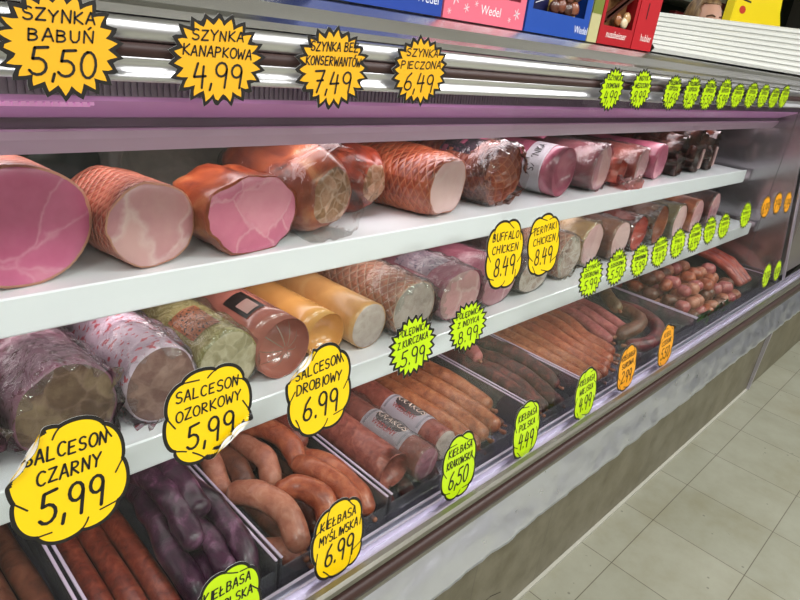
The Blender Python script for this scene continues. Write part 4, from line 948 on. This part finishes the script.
# T2: short orange brown sausages
MY = [([(.594, .560, .714), (.598, .60, .728), (.592, .66, .736), (.582, .70, .730)], .0190, k_org, 'against the right wall, closest to the front'),
      ([(.560, .556, .722), (.571, .59, .736), (.560, .64, .748), (.546, .68, .746)], .0200, k_org, 'second from the right wall, slightly bent'),
      ([(.515, .556, .722), (.524, .592, .745), (.508, .628, .752), (.486, .644, .748)], .0205, k_org, 'with a rounded pale tip, in the middle of the tray'),
      ([(.456, .562, .722), (.462, .606, .745), (.446, .652, .752), (.430, .690, .740)], .0215, k_pale, 'long and pale, beside the black puddings'),
      ([(.455, .556, .690), (.446, .58, .692), (.428, .60, .692)], .0190, k_pale, 'lowest in front, tucked under the long pale one'),
      ([(.555, .700, .735), (.560, .735, .752), (.548, .785, .758), (.530, .82, .745)], .0190, k_org, 'arched over the heap at the back'),
      ([(.585, .735, .745), (.586, .78, .758), (.575, .83, .75)], .0185, k_red, 'reddish, at the back by the right wall'),
      ([(.502, .700, .720), (.510, .735, .742), (.500, .80, .74)], .0195, k_pale, 'pale rose, at the back left'),
      ([(.463, .720, .715), (.470, .76, .728), (.462, .82, .73)], .0190, k_brn, 'dim brown, at the back beside the black puddings'),
      ([(.520, .60, .690), (.53, .66, .692), (.53, .72, .694)], .0165, k_brn, 'dim, underneath the middle ones'),
      ([(.430, .74, .71), (.440, .80, .735), (.436, .86, .73)], .0190, k_pale, 'farthest back at the left wall'),
      ([(.505, .78, .70), (.52, .86, .735), (.53, .93, .73)], .0190, k_red, 'dim red, farthest back in the middle'),
      ([(.590, .575, .6885), (.585, .62, .6885)], .0150, k_brn, 'dim, under the one against the right wall')]
for i, x in enumerate((.428, .462, .496, .530, .564, .594)):
    sausage('hunter_sausage', 'dim bottom sausage under the short orange ones, %s from the left wall' % ('first', 'second', 'third', 'fourth', 'fifth', 'sixth')[i], [(x, .60, B + .0125), (x, .75, B + .0125), (x, .93, B + .0125)], .0115, k_brn, seed=150 + i)
for i, (p, r, m, l) in enumerate(MY):
    sausage('hunter_sausage', 'short orange brown sausage ' + l, p, r, m, seed=30 + i, bumpy=.002)
lbl_white = plain('label_white', (228, 214, 226), .35)
def sal_print(t, rx, rz):
    def on(u, v, off):      # u along the log (0 front), v angle from the top towards the viewer's left
        return Vector((-(rx + off) * math.sin(v), u, rz + (rz + off) * math.cos(v)))
    bm = bmesh.new(); c = [bm.verts.new(on(.098 + .040 * math.cos(k * PI / 14), .022 * 0 + (-.1) + .62 * math.sin(k * PI / 14) * (.8 if math.sin(k * PI / 14) > 0 else 1), .0021)) for k in range(28)]
    rows = []
    for i in range(13):
        k = i / 12; u = .060 + .076 * k; hh = .62 * math.sqrt(max(0, 1 - (2 * k - 1) ** 2)) + .02
        rows.append([bm.verts.new(on(u, -.1 + hh * (j / 4 - 1) , .0024)) for j in range(9)])
    for i in range(12):
        for j in range(8): bm.faces.new((rows[i][j], rows[i + 1][j], rows[i + 1][j + 1], rows[i][j + 1]))
    for v in c: bm.verts.remove(v)
    link('dark_print', bm, plain('print_dark', (62, 46, 50), .35), t)
    link('lettering', font_mesh('KRAKUS', .021, lambda a, b: on(.098 - a, -.12 - b / .032 * 1.0, .0032)), plain('print_cream', (226, 196, 186), .4), t, smooth=False)
    link('lettering', font_mesh('WEDLINY', .014, lambda a, b: on(.098 - a, .55 - b / .032, .0032)), plain('print_brick', (176, 60, 60), .4), t, smooth=False)
    for u0 in (.050, .140):
        g = bmesh.new(); q = [[g.verts.new(on(u0 + .005 * k, -.95 + 1.9 * j / 10, .0024)) for j in range(11)] for k in range(2)]
        for j in range(10): g.faces.new((q[0][j], q[1][j], q[1][j + 1], q[0][j + 1]))
        link('grey_stripe', g, plain('print_grey', (150, 140, 150), .4), t)
# T3: salami logs
cut_log('salami', 'dark red wrinkled salami log next to the short sausages', 'salami', .672, .575, .705, .26, .034, .034, k_sal, None, rz_deg=0, lumps=.05, seed=141, front_round=.9, bumpy=.002)
T_ = cut_log('salami', 'salami log with round pale pink cut face and a printed label band', 'salami', .738, .560, .701, .27, .032, .034, k_sal, ham_pale, rz_deg=1, lumps=.02, seed=142, band=[(.045, .15, 20, 160)], bandm=lbl_white, wrap=fl_thin, over=.006)
sal_print(T_, .032, .034)
T_ = cut_log('salami', 'labelled salami log behind the KRAKOWSKA tag', 'salami', .808, .578, .701, .26, .031, .033, k_sal, grey_face, rz_deg=0, lumps=.02, seed=143, band=[(.045, .15, 20, 160)], bandm=lbl_white)
sal_print(T_, .031, .033)
for i, (x, y, l) in enumerate(((.655, .562, 'left'), (.70, .56, 'middle'), (.775, .565, 'right'))):
    sausage('blackened_sausage', 'dark shrivelled sausage piece under the salami logs, %s one' % l, [(x, y, B + .014), (x + .02, y + .06, B + .014), (x, y + .12, B + .0145)], .014, k_dark, seed=50 + i, bumpy=.004, tip=False)
cut_log('ham_end', 'bright pink ham end lying at the back between the salami logs', 'ham', .770, .835, .7358, .08, .035, .020, ham_bright, None, lumps=.1, seed=144, front_round=.8, back=.4)
TAN = [(.872, .892, 'first right of the salami'), (.912, .936, 'second right of the salami'), (.958, .984, 'third right of the salami'), (1.012, 1.034, 'fourth right of the salami, against the tray wall')]
for i, (xa, xf, l) in enumerate(TAN):
    y0 = (.572, .585, .590, .650)[i]
    sausage('polish_sausage', 'long tan sausage ' + l, [(xf, y0, B + .032), (xf - .006, y0 + .09, B + .044), (xa + .004, .80, B + .050), (xa, .95, B + .038)], .0220, k_tan, seed=60 + i, bumpy=.0015)
for i, x in enumerate((.875, .925, .98, 1.03)):
    sausage('polish_sausage', 'long tan sausage of the bottom layer, %s from the salami' % ('first', 'second', 'third', 'fourth')[i], [(x, .600, B + .0125), (x, .75, B + .0125), (x, .95, B + .0125)], .0118, k_brn, seed=70 + i)
# T5: dark
DK = [(1.098, .56, .018, .735, 'left wall'), (1.145, .57, .019, .72, 'left middle'), (1.192, .565, .019, .722, 'right middle'), (1.240, .60, .018, .735, 'right wall')]
for i, (x, y0, r, zc, l) in enumerate(DK):
    sausage('smoked_sausage', 'dark maroon smoked sausage in the narrow tray, %s' % l, [(x, y0, zc - .018), (x + .006, y0 + .1, zc), (x - .004, .82, zc), (x, .95, zc - .01)], r, k_dark, seed=80 + i, bumpy=.005)
for i, (x, l) in enumerate(((1.12, 'left'), (1.215, 'right'))):
    sausage('smoked_sausage', 'dark maroon smoked sausage of the bottom layer, %s one' % l, [(x, .565, B + .018), (x + .01, .7, B + .018), (x, .9, B + .018)], .0165, k_dark, seed=90 + i, bumpy=.003)
sausage('smoked_sausage', 'reddish smoked sausage lying across the dark ones at the back', [(1.10, .74, .764), (1.13, .80, .768), (1.17, .87, .765)], .017, k_rose, seed=93, bumpy=.003)
# T6: orange tan
TN = [(1.300, 1.305), (1.345, 1.345), (1.392, 1.385), (1.440, 1.428), (1.490, 1.470), (1.545, 1.515), (1.60, 1.565)]
for i, (xa, xf) in enumerate(TN):
    y0 = (.60, .575, .565, .570, .585, .60, .62)[i]
    sausage('country_sausage', 'long orange tan sausage in the wide tray, %s from its left wall' % ('first', 'second', 'third', 'fourth', 'fifth', 'sixth', 'seventh')[i],
            [(xf, y0, B + .028), (xf, y0 + .08, B + .036), (xa, .80, B + .046), (xa + .01, .95, B + .036)], .0205, k_org if i > 2 else k_tan, seed=100 + i)
for i in range(5):
    x = 1.31 + i * .062
    sausage('country_sausage', 'orange tan sausage of the bottom layer in the wide tray, %s from its left wall' % ('first', 'second', 'third', 'fourth', 'fifth')[i], [(x, .600, B + .0135), (x, .75, B + .0135), (x, .95, B + .0135)], .0125, k_brn, seed=110 + i)
for i, (xa, xf, l) in enumerate(((1.655, 1.63, 'left one'), (1.705, 1.69, 'middle one'), (1.76, 1.745, 'right one'))):
    sausage('raw_sausage', 'thin rose red sausage beside the orange tan ones, ' + l, [(xf, .66, B + .03), (xa, .80, B + .05), (xa, .95, B + .04)], .018, k_rose, seed=120 + i, bumpy=.002)
sausage('ring_sausage', 'plum red sausage bent into a ring with smooth end by the clear divider', [(1.66, .60, .700), (1.72, .575, .700), (1.80, .585, .702), (1.87, .62, .704), (1.91, .69, .706), (1.90, .78, .706)], .022, meat('ring_plum', [(70, 26, 30), (104, 42, 46), (140, 66, 70)], 30, .3, .3), seed=130)
sausage('ring_sausage', 'brown ring sausage inside the plum red one', [(1.69, .65, .705), (1.76, .635, .720), (1.83, .67, .722), (1.845, .75, .722)], .022, k_brn, seed=131, bumpy=.003)
sausage('ring_sausage', 'olive brown ring sausage at the back of the wide tray', [(1.78, .72, .745), (1.83, .78, .75), (1.90, .82, .735)], .021, meat('ring_olive', [(84, 62, 36), (120, 90, 56), (150, 110, 72)], 30, .35, .4), seed=132)
# T7: round sausages
rnd = random.Random(11); balls = []
words = ['front', 'middle', 'back']
for layer in range(3):
    for ix in range(9 - layer):
        for iy in range(4 - (layer > 1)):
            x = 2.03 + ix * .058 + layer * .026 + rnd.uniform(-.014, .014); y = .585 + iy * .062 + layer * .024 + rnd.uniform(-.010, .010)
            z = B + .0215 + layer * .035 + (rnd.uniform(0, .006) if layer else 0)
            if layer == 2 and rnd.random() < .25: continue
            balls.append((x, y, z))
for i, (x, y, z) in enumerate(balls):
    a = rnd.uniform(0, PI); r = rnd.uniform(.0205, .0235); l = rnd.uniform(.004, .010)
    d = Vector((math.cos(a), math.sin(a), 0)) * l
    m = rnd.choice((k_pale, k_pale, k_org, k_rose, k_brn))
    sausage('round_sausage', 'small round tan sausage in the heap at the far end of the case', [Vector((x, y, z)) - d, Vector((x, y, z)) + d], r, m, group='round sausages heaped at the far end', seed=i, taper=0, bumpy=.003, seg=12, n=3, tip=False)
for i in range(9):
    x = 2.04 + i * .075
    if x > 2.68: x = 2.68
    sausage('pork_rib', 'red brown rib strip in the heap behind the round sausages, %s from the left' % ('first', 'second', 'third', 'fourth', 'fifth', 'sixth', 'seventh', 'eighth', 'ninth')[i],
            [(x, .875, .70), (x + .008, .91, .76), (x - .004, .98, .80)], .019, red_piece if i % 2 else k_rose, seed=200 + i, bumpy=.005, cat='meat', tip=False)
for i in range(5):
    x = 2.585 + i * .0265
    sausage('pork_rib', 'dark red rib strip stacked against the end wall, %s from the left' % ('first', 'second', 'third', 'fourth', 'fifth')[i], [(x, .60, .71), (x + .004, .68, .76), (x, .80, .79)], .0135, k_rose if i % 2 else red_piece, seed=220 + i, bumpy=.004, cat='meat', tip=False)
bm = bmesh.new(); rnd = random.Random(5)
for i in range(26):
    x = rnd.uniform(-.13, .13); y = rnd.uniform(0, .03); a = rnd.uniform(-.6, .6)
    v = [(0, 0), (.008, .02), (.013, .045), (.004, .06), (-.008, .045), (-.009, .02)]
    vs = [bm.verts.new(Vector((x + p * math.cos(a) * 1.0, y - q * .15 + .006 * math.sin(k * 2 + i), .001 + q * .75))) for k, (p, q) in enumerate(v)]
    bm.faces.new(vs)
bmesh.ops.solidify(bm, geom=bm.faces[:], thickness=.0006)
o = link('garnish_strip', bm, plain('garnish_green', (70, 120, 50), .4)); o.location = (2.20, .541, B + .001); tag(o, 'green leafy garnish strip in front of the round sausages', 'garnish')

# ---------------------------------------------------------------- boxes on top of the case
ZB = 1.4705
def frame_front(bm, x0, x1, z0, z1, y, wx0, wx1, wz0, wz1, th=.001):
    for a in ((x0, wx0, z0, z1), (wx1, x1, z0, z1), (wx0, wx1, z0, wz0), (wx0, wx1, wz1, z1)): bx(bm, a[0], a[1], y, y + th, a[2], a[3])
def choc_box(name, label, x0, x1, H, D, col, win, winparts, texts, cat='chocolate box', y=.662):
    t = empty(name, ((x0 + x1) / 2, y, ZB)); w = (x1 - x0) / 2 - .001; tag(t, label, cat)
    bm = bmesh.new()
    if win: frame_front(bm, -w, w, 0, H, 0, *win)
    else: bx(bm, -w, w, 0, .001, 0, H)
    bx(bm, -w, -w + .001, .0011, D, 0, H); bx(bm, w - .001, w, .0011, D, 0, H); bx(bm, -w + .0011, w - .0011, D - .001, D, 0, H)
    bx(bm, -w + .0011, w - .0011, .0011, D - .0011, 0, .001); bx(bm, -w + .0011, w - .0011, .0011, D - .0011, H - .001, H)
    link('carton', bm, plain('carton_%d_%d_%d' % col, col, .35, coat=.3), t, smooth=False)
    for nm, (a0, a1, c0, c1), cc in winparts: box(nm, a0, a1, (.0030 if 'label' in nm or 'panel' in nm else .022 - .002 * ('picture' in nm)), (.0045 if 'label' in nm or 'panel' in nm else .0235 - .002 * ('picture' in nm)), c0, c1, plain('print_%d_%d_%d' % cc, cc, .3), t)
    for (s, size, px, pz, cc) in texts:
        tb = font_mesh(s, size, lambda a, b, px=px, pz=pz: Vector((px + a, -.0004, pz + b))); 
        link('lettering', tb, plain('print_%d_%d_%d' % cc, cc, .4), t, smooth=False)
    return t
def chocolates(t, spots, cols, r=.013):
    for i, (x, z) in enumerate(spots):
        bm = bmesh.new(); bmesh.ops.create_icosphere(bm, subdivisions=2, radius=r)
        for v in bm.verts: v.co = Vector((v.co.x * 1.1, v.co.y * .45, v.co.z)) * (1 + .15 * noise.noise(v.co * 90 + Vector((i, 0, 0))))
        o = link('chocolate', bm, plain('choc_%d_%d_%d' % cols[i % len(cols)], cols[i % len(cols)], .3, coat=.4), t); o.location = (x, .0105, z)
t = choc_box('chocolate_box', 'royal blue chocolate box with white script logo, leftmost on top of the case', .505, .733, .17, .05, (30, 66, 158), None, [], [('Wedel', .017, .082, .020, (236, 240, 250))])
t = choc_box('chocolate_box', 'pink chocolate box with snowflakes and a window of truffles', .735, .938, .16, .05, (232, 112, 134), (-.062, .084, .040, .14),
             [('window_card', (-.061, .083, .041, .139), (40, 24, 26)), ('teal_label', (-.058, -.012, .0415, .10), (30, 122, 112))], [('Wedel', .019, .010, .019, (250, 240, 244)), ('cudowne', .011, -.035, .051, (225, 245, 238))])
chocolates(t, [(.012, .050), (.034, .050), (.056, .052), (.020, .072), (.046, .074), (.068, .075)], [(110, 60, 44), (200, 40, 50), (236, 214, 190), (90, 46, 34)])
sf = bmesh.new()
for (cx, cz, r) in ((-.078, .030, .010), (-.05, .018, .006), (-.028, .026, .004), (.078, .022, .008), (.06, .012, .004), (-.088, .010, .004)):
    for k in range(3):
        a = k * PI / 3 + .3; stroke_mesh(sf, [[(cx - r * math.cos(a), cz - r * math.sin(a)), (cx + r * math.cos(a), cz + r * math.sin(a))]], r * .22, lambda p, q: Vector((p, -.0004, q)))
link('snowflake_print', sf, plain('print_snow', (250, 225, 232), .4), t, smooth=False)
t = choc_box('chocolate_box', 'royal blue chocolate box with a chocolate filled window, between pink box and red box', .942, 1.148, .16, .05, (34, 78, 170), (-.088, .082, .036, .14),
             [('window_card', (-.087, .081, .037, .139), (30, 32, 74)), ('picture_card', (-.012, .081, .0375, .138), (202, 168, 96))], [('Wedel', .018, .078, .016, (236, 240, 250)), ('PAKET', .008, -.050, .066, (220, 224, 240))])
chocolates(t, [(-.008, .046), (.014, .050), (.036, .046), (.058, .050), (.012, .070), (.036, .070), (.060, .073), (.026, .09)], [(88, 48, 34), (120, 66, 46), (70, 38, 28), (140, 84, 60)])
st = bmesh.new(); stroke_mesh(st, [[(-.082, .052), (-.05, .066)], [(-.082, .058), (-.055, .074)], [(-.080, .046), (-.046, .056)]], .0012, lambda p, q: Vector((p, .0019, q))); link('line_print', st, plain('print_white', (235, 235, 240), .4), t, smooth=False)
t = choc_box('praline_box', 'narrow cream and green box squeezed between the blue and red boxes', 1.150, 1.188, .16, .05, (196, 190, 140), None, [('green_panel', (-.018, .018, .05, .075), (120, 130, 60))], [])
t.children[1].location.y = -.0035
t = choc_box('chocolate_box', 'red chocolate box with nut picture and white lettering, rightmost on top of the case', 1.190, 1.334, .17, .05, (176, 28, 38), (-.060, .060, .034, .115),
             [('window_card', (-.059, .059, .035, .114), (120, 84, 52))], [('nussbeisser', .0185, .0, .019, (250, 238, 232)), ('nusser', .014, .02, .135, (250, 238, 232))])
bm = bmesh.new()
for i, (a, b, c, d) in enumerate(((-.055, .042, .03, .10), (-.045, .036, .05, .095))):
    bx(bm, a, c, .0040, .008, b, b + .012)
    for v in bm.verts[-8:]: v.co.z += (v.co.x + .05) * .55
link('chocolate_bar', bm, plain('choc_bar', (70, 34, 24), .3), t, smooth=False)
chocolates(t, [(-.005, .095), (.018, .100), (.040, .045), (.048, .055), (.012, .048)], [(150, 92, 50), (110, 60, 34), (226, 206, 170), (200, 160, 110)], .012)
t = choc_box('chocolate_box', 'red side carton with small white lettering beside the red nut chocolate box', 1.336, 1.432, .17, .05, (190, 34, 44), None, [], [('hubler', .020, .010, .024, (250, 238, 232)), ('1', .045, -.01, .074, (70, 14, 20)), ('nuss', .018, .01, .135, (250, 238, 232))])

# white slatted cover sloping up behind the rail
bm = bmesh.new(); nr = 8; nx = 24
P00, P10, P01, P11 = Vector((1.45, .668, 1.4725)), Vector((3.27, .668, 1.480)), Vector((1.45, .840, 1.553)), Vector((3.27, .840, 1.661))
rows = []
prof = []
for i in range(nr):
    a = i / nr; prof += [(a, 0), (a + .004, .010), (a + .40 / nr, .013), (a + .80 / nr, .010), (a + .76 / nr, -.010), (a + .95 / nr, -.010)]
prof.append((1, 0))
nrm = Vector((0, -.62, .78))
for (a, h) in prof:
    rows.append([bm.verts.new(P00.lerp(P10, i / nx).lerp(P01.lerp(P11, i / nx), a) + nrm * h) for i in range(nx + 1)])
low = [bm.verts.new(P01.lerp(P11, i / nx) + Vector((0, .003, -.072))) for i in range(nx + 1)]
lowf = [bm.verts.new(P00.lerp(P10, i / nx) + Vector((0, .16, 0))) for i in range(nx + 1)]
rows = [lowf] + rows + [low]
for A, B_ in zip(rows[:-1], rows[1:]):
    for i in range(nx): bm.faces.new((A[i], A[i + 1], B_[i + 1], B_[i]))
bmesh.ops.recalc_face_normals(bm, faces=bm.faces)
o = link('slatted_cover', bm, plain('slat_white', (214, 216, 210), .45), smooth=False); tag(o, 'white slatted roller cover sloping up on top of the case behind the lime tags', 'slatted cover')
# prop it with its own solid base
bx_o = box('cover_base', 1.46, 3.26, .845, .90, 1.4705, 1.54, plain('slat_base', (150, 150, 146), .6), o)

# yellow display carton on the cover
t = empty('display_carton', (3.02, .97, 1.4705)); tag(t, 'bright yellow cardboard display carton with a sloping cut side behind the white slats', 'carton')
bm = bmesh.new(); D = .03
outl = [(-.33, 0), (.36, 0), (.36, .16), (.30, .20), (.24, .25), (.20, .34), (.14, .44), (-.30, .44)]
f = [bm.verts.new((x, 0, z)) for x, z in outl]; bk = [bm.verts.new((x, D, z)) for x, z in outl]
bm.faces.new(f); bm.faces.new(bk[::-1])
for i in range(len(outl)): bm.faces.new((f[i], bk[i], bk[(i + 1) % len(outl)], f[(i + 1) % len(outl)]))
bmesh.ops.recalc_face_normals(bm, faces=bm.faces)
link('carton', bm, plain('carton_yellow', (252, 226, 10), .4), t, smooth=False)
bm = bmesh.new()
for i in range(4): bx(bm, -.24, -.16 + .01 * (i % 2), -.0008, -.0002, .30 - i * .018, .306 - i * .018)
link('small_print', bm, m_bk, t, smooth=False)
for x in (-.22, .04):
    bm = bmesh.new(); bm.faces.new([bm.verts.new((x + .035 * math.cos(k * PI / 8), -.0006, .215 - .05 * (x > 0) + .014 * math.sin(k * PI / 8))) for k in range(16)])
    link('red_logo', bm, plain('print_red', (206, 60, 40), .4), t, smooth=False)
bm = bmesh.new()
for k in range(5): bx(bm, .09 + k * .035, .112 + k * .035, -.0008, -.0002, .155 - .006 * k, .164 - .006 * k)
link('small_print', bm, plain('print_red', (206, 60, 40), .4), t, smooth=False)

# ---------------------------------------------------------------- shelf unit far behind
su = empty('store_shelf', (7.6, 3.3, 0)); tag(su, 'tall dark green store shelf far behind the counter', 'shelf unit')
box('back_board', -2.6, 3.4, .40, .44, 0, 2.6, plain('shelf_green', (34, 48, 38), .6), su)
for z in (.1, .7, 1.25, 1.72, 2.17): box('shelf_board', -2.6, 3.4, 0, .398, z, z + .025, plain('shelf_edge', (120, 124, 112), .5), su)
rnd = random.Random(9)
pc = [((64, 96, 60), 'dark green'), ((120, 40, 40), 'dark red'), ((60, 70, 120), 'blue'), ((196, 180, 150), 'cream'), ((90, 60, 110), 'purple'), ((44, 60, 50), 'blackish green')]
k = 0
for zi, z in enumerate((1.7455, 2.1955)):
    for i in range(14):
        c, cn = pc[(i * 5 + zi * 2 + i // 3) % 6]; h = .22 + .14 * ((i * 7 + zi * 3) % 5) / 5; x = 5.3 + i * .38
        t = empty('snack_packet', (x, 3.42, z)); tag(t, '%s packet on the far shelf behind the counter' % cn, 'packet', 'packets on the far shelf (%s)' % cn)
        box('packet', -.14, .14, 0, .1, 0, h, plain('pack_%s' % cn, c, .35), t, .02)
        box('packet_label', -.10, .10, -.004, -.0005, h * .35, h * .7, plain('packlbl_%d' % (k % 3), ((210, 200, 170), (190, 90, 60), (150, 160, 90))[k % 3], .4), t)
        k += 1

# ---------------------------------------------------------------- the person behind the counter
def person(loc, yaw):
    t = empty('person', loc, yaw); tag(t, 'woman with long light brown hair standing behind the counter, only forehead and hair showing', 'person')
    me = bpy.data.meshes.new('p'); 
    V = [(0, 0, .98), (0, .0, 1.15), (0, .01, 1.36), (0, .02, 1.46), (0, .005, 1.54), (0, -.01, 1.60),
         (-.17, .01, 1.41), (-.21, .0, 1.15), (-.20, -.08, .93), (-.19, -.13, .85), (.17, .01, 1.41), (.21, .0, 1.15), (.20, -.08, .93), (.19, -.13, .85),
         (-.09, 0, .92), (-.10, 0, .50), (-.10, .02, .09), (-.10, -.12, .04), (.09, 0, .92), (.10, 0, .50), (.10, .02, .09), (.10, -.12, .04)]
    E_ = [(0, 1), (1, 2), (2, 3), (3, 4), (4, 5), (2, 6), (6, 7), (7, 8), (8, 9), (2, 10), (10, 11), (11, 12), (12, 13), (0, 14), (14, 15), (15, 16), (16, 17), (0, 18), (18, 19), (19, 20), (20, 21)]
    Rr = [.14, .12, .13, .075, .055, .05, .06, .045, .034, .035, .06, .045, .034, .035, .09, .058, .042, .035, .09, .058, .042, .035]
    me.from_pydata(V, E_, []); o = bpy.data.objects.new('body', me); C.objects.link(o)
    md = o.modifiers.new('s', 'SKIN'); 
    if not me.skin_vertices: me.attributes.new('skin_vertices', 'FLOAT', 'POINT') 
    for v, r in zip(me.skin_vertices[0].data, Rr): v.radius = (r, r * .8)
    me.skin_vertices[0].data[0].use_root = True
    ss = o.modifiers.new('ss', 'SUBSURF'); ss.levels = 2; ss.render_levels = 2
    dg = bpy.context.evaluated_depsgraph_get(); em = bpy.data.meshes.new_from_object(o.evaluated_get(dg))
    bm = bmesh.new(); bm.from_mesh(em); bpy.data.objects.remove(o)
    # head, shaped and joined to the same surface by a voxel remesh
    hb = bmesh.new(); bmesh.ops.create_uvsphere(hb, u_segments=40, v_segments=28, radius=1)
    for v in hb.verts:
        x, y, z = v.co
        X = x * .076; Y = y * .096; Zz = z * .122
        if z < 0: X *= 1 - .32 * z * z; Y *= 1 - .16 * z * z
        if y < 0:
            Y -= .018 * math.exp(-((x * .9) ** 2) * 60 - ((z + .18) ** 2) * 22)      # nose
            Y += .008 * (math.exp(-((abs(x) - .42) ** 2) * 40 - ((z - .02) ** 2) * 60))   # eye sockets
            Y -= .006 * math.exp(-(x ** 2) * 20 - ((z + .50) ** 2) * 90)      # lips
            Y -= .010 * math.exp(-(x ** 2) * 14 - ((z + .86) ** 2) * 40)      # chin
        if abs(x) > .9: X *= 1 + .14 * math.exp(-((z + .05) ** 2) * 30 - (y - .1) ** 2 * 30)
        v.co = Vector((X, Y - .005, Zz + 1.665))
    tmp = bpy.data.meshes.new('h'); hb.to_mesh(tmp); hb.free(); bm.from_mesh(tmp)
    me = bpy.data.meshes.new('body'); bm.to_mesh(me); bm.free()
    o = bpy.data.objects.new('body', me); C.objects.link(o)
    rm = o.modifiers.new('r', 'REMESH'); rm.mode = 'VOXEL'; rm.voxel_size = .007
    sm = o.modifiers.new('m', 'SMOOTH'); sm.iterations = 3; sm.factor = .4
    dg = bpy.context.evaluated_depsgraph_get(); em = bpy.data.meshes.new_from_object(o.evaluated_get(dg)); bpy.data.objects.remove(o)
    skin = plain('skin', (222, 172, 150), .5); em.materials.clear(); em.materials.append(skin)
    for p in em.polygons: p.use_smooth = True
    bo = bpy.data.objects.new('body', em); C.objects.link(bo); bo.parent = t
    # smock over torso
    src = bmesh.new(); src.from_mesh(em)
    src.normal_update()
    dele = [f for f in src.faces if not (.55 < f.calc_center_median().z < 1.47)]
    bmesh.ops.delete(src, geom=dele, context='FACES')
    for v in src.verts: v.co += v.normal * .008
    link('smock', src, plain('smock_white', (220, 220, 216), .8), t)
    for s in (-1, 1):
        e = bmesh.new(); bmesh.ops.create_uvsphere(e, u_segments=16, v_segments=12, radius=.0125)
        eo = link('eye', e, plain('eye_white', (230, 226, 220), .2), t); eo.location = (s * .032, -.083, 1.668)
        e = bmesh.new(); bmesh.ops.create_uvsphere(e, u_segments=12, v_segments=8, radius=.006)
        pu = link('iris', e, plain('iris_brown', (50, 34, 24), .2), eo); pu.location = (0, -.0085, 0)
        br = tube_bm(catmull([(s * .015, -.098, 1.692), (s * .034, -.096, 1.697), (s * .054, -.082, 1.690)], 8), lambda q: .0035, 8)
        link('eyebrow', br, plain('brow_brown', (96, 70, 50), .8), t)
    lp = tube_bm(catmull([(-.022, -.094, 1.602), (0, -.104, 1.604), (.022, -.094, 1.602)], 8), lambda q: .0045 * (1 - (2 * q - 1) ** 2 * .6), 8)
    link('lips', lp, plain('lips', (176, 92, 88), .4), t)
    # hair: parted cap with long strands
    hm = meat('hair', [(78, 56, 38), (128, 98, 66), (168, 138, 96)], 40, .5, .6, stretch=(1, 1, .15))
    hb = bmesh.new(); bmesh.ops.create_uvsphere(hb, u_segments=64, v_segments=40, radius=1)
    for v in hb.verts:
        x, y, z = v.co; k = 1 + .02 * math.sin(math.atan2(y, x) * 23)
        down = max(0, -z)
        X = x * .090 * k * (1 + .25 * down); Y = y * .108 * k + .012; Zz = z * .137 if z > 0 else z * .34
        v.co = Vector((X, Y, 1.672 + Zz))
    cut = [f for f in hb.faces if f.calc_center_median().y < -.030 - .35 * max(0, f.calc_center_median().z - 1.735) and f.calc_center_median().z < 1.752 and abs(f.calc_center_median().x) < .072]
    bmesh.ops.delete(hb, geom=cut, context='FACES')
    bmesh.ops.solidify(hb, geom=hb.faces[:], thickness=.006)
    link('hair', hb, hm, t)
    return t
person((3.79, 1.50, 0.0), math.radians(-28)).scale = (1.02, 1.02, 1.02)
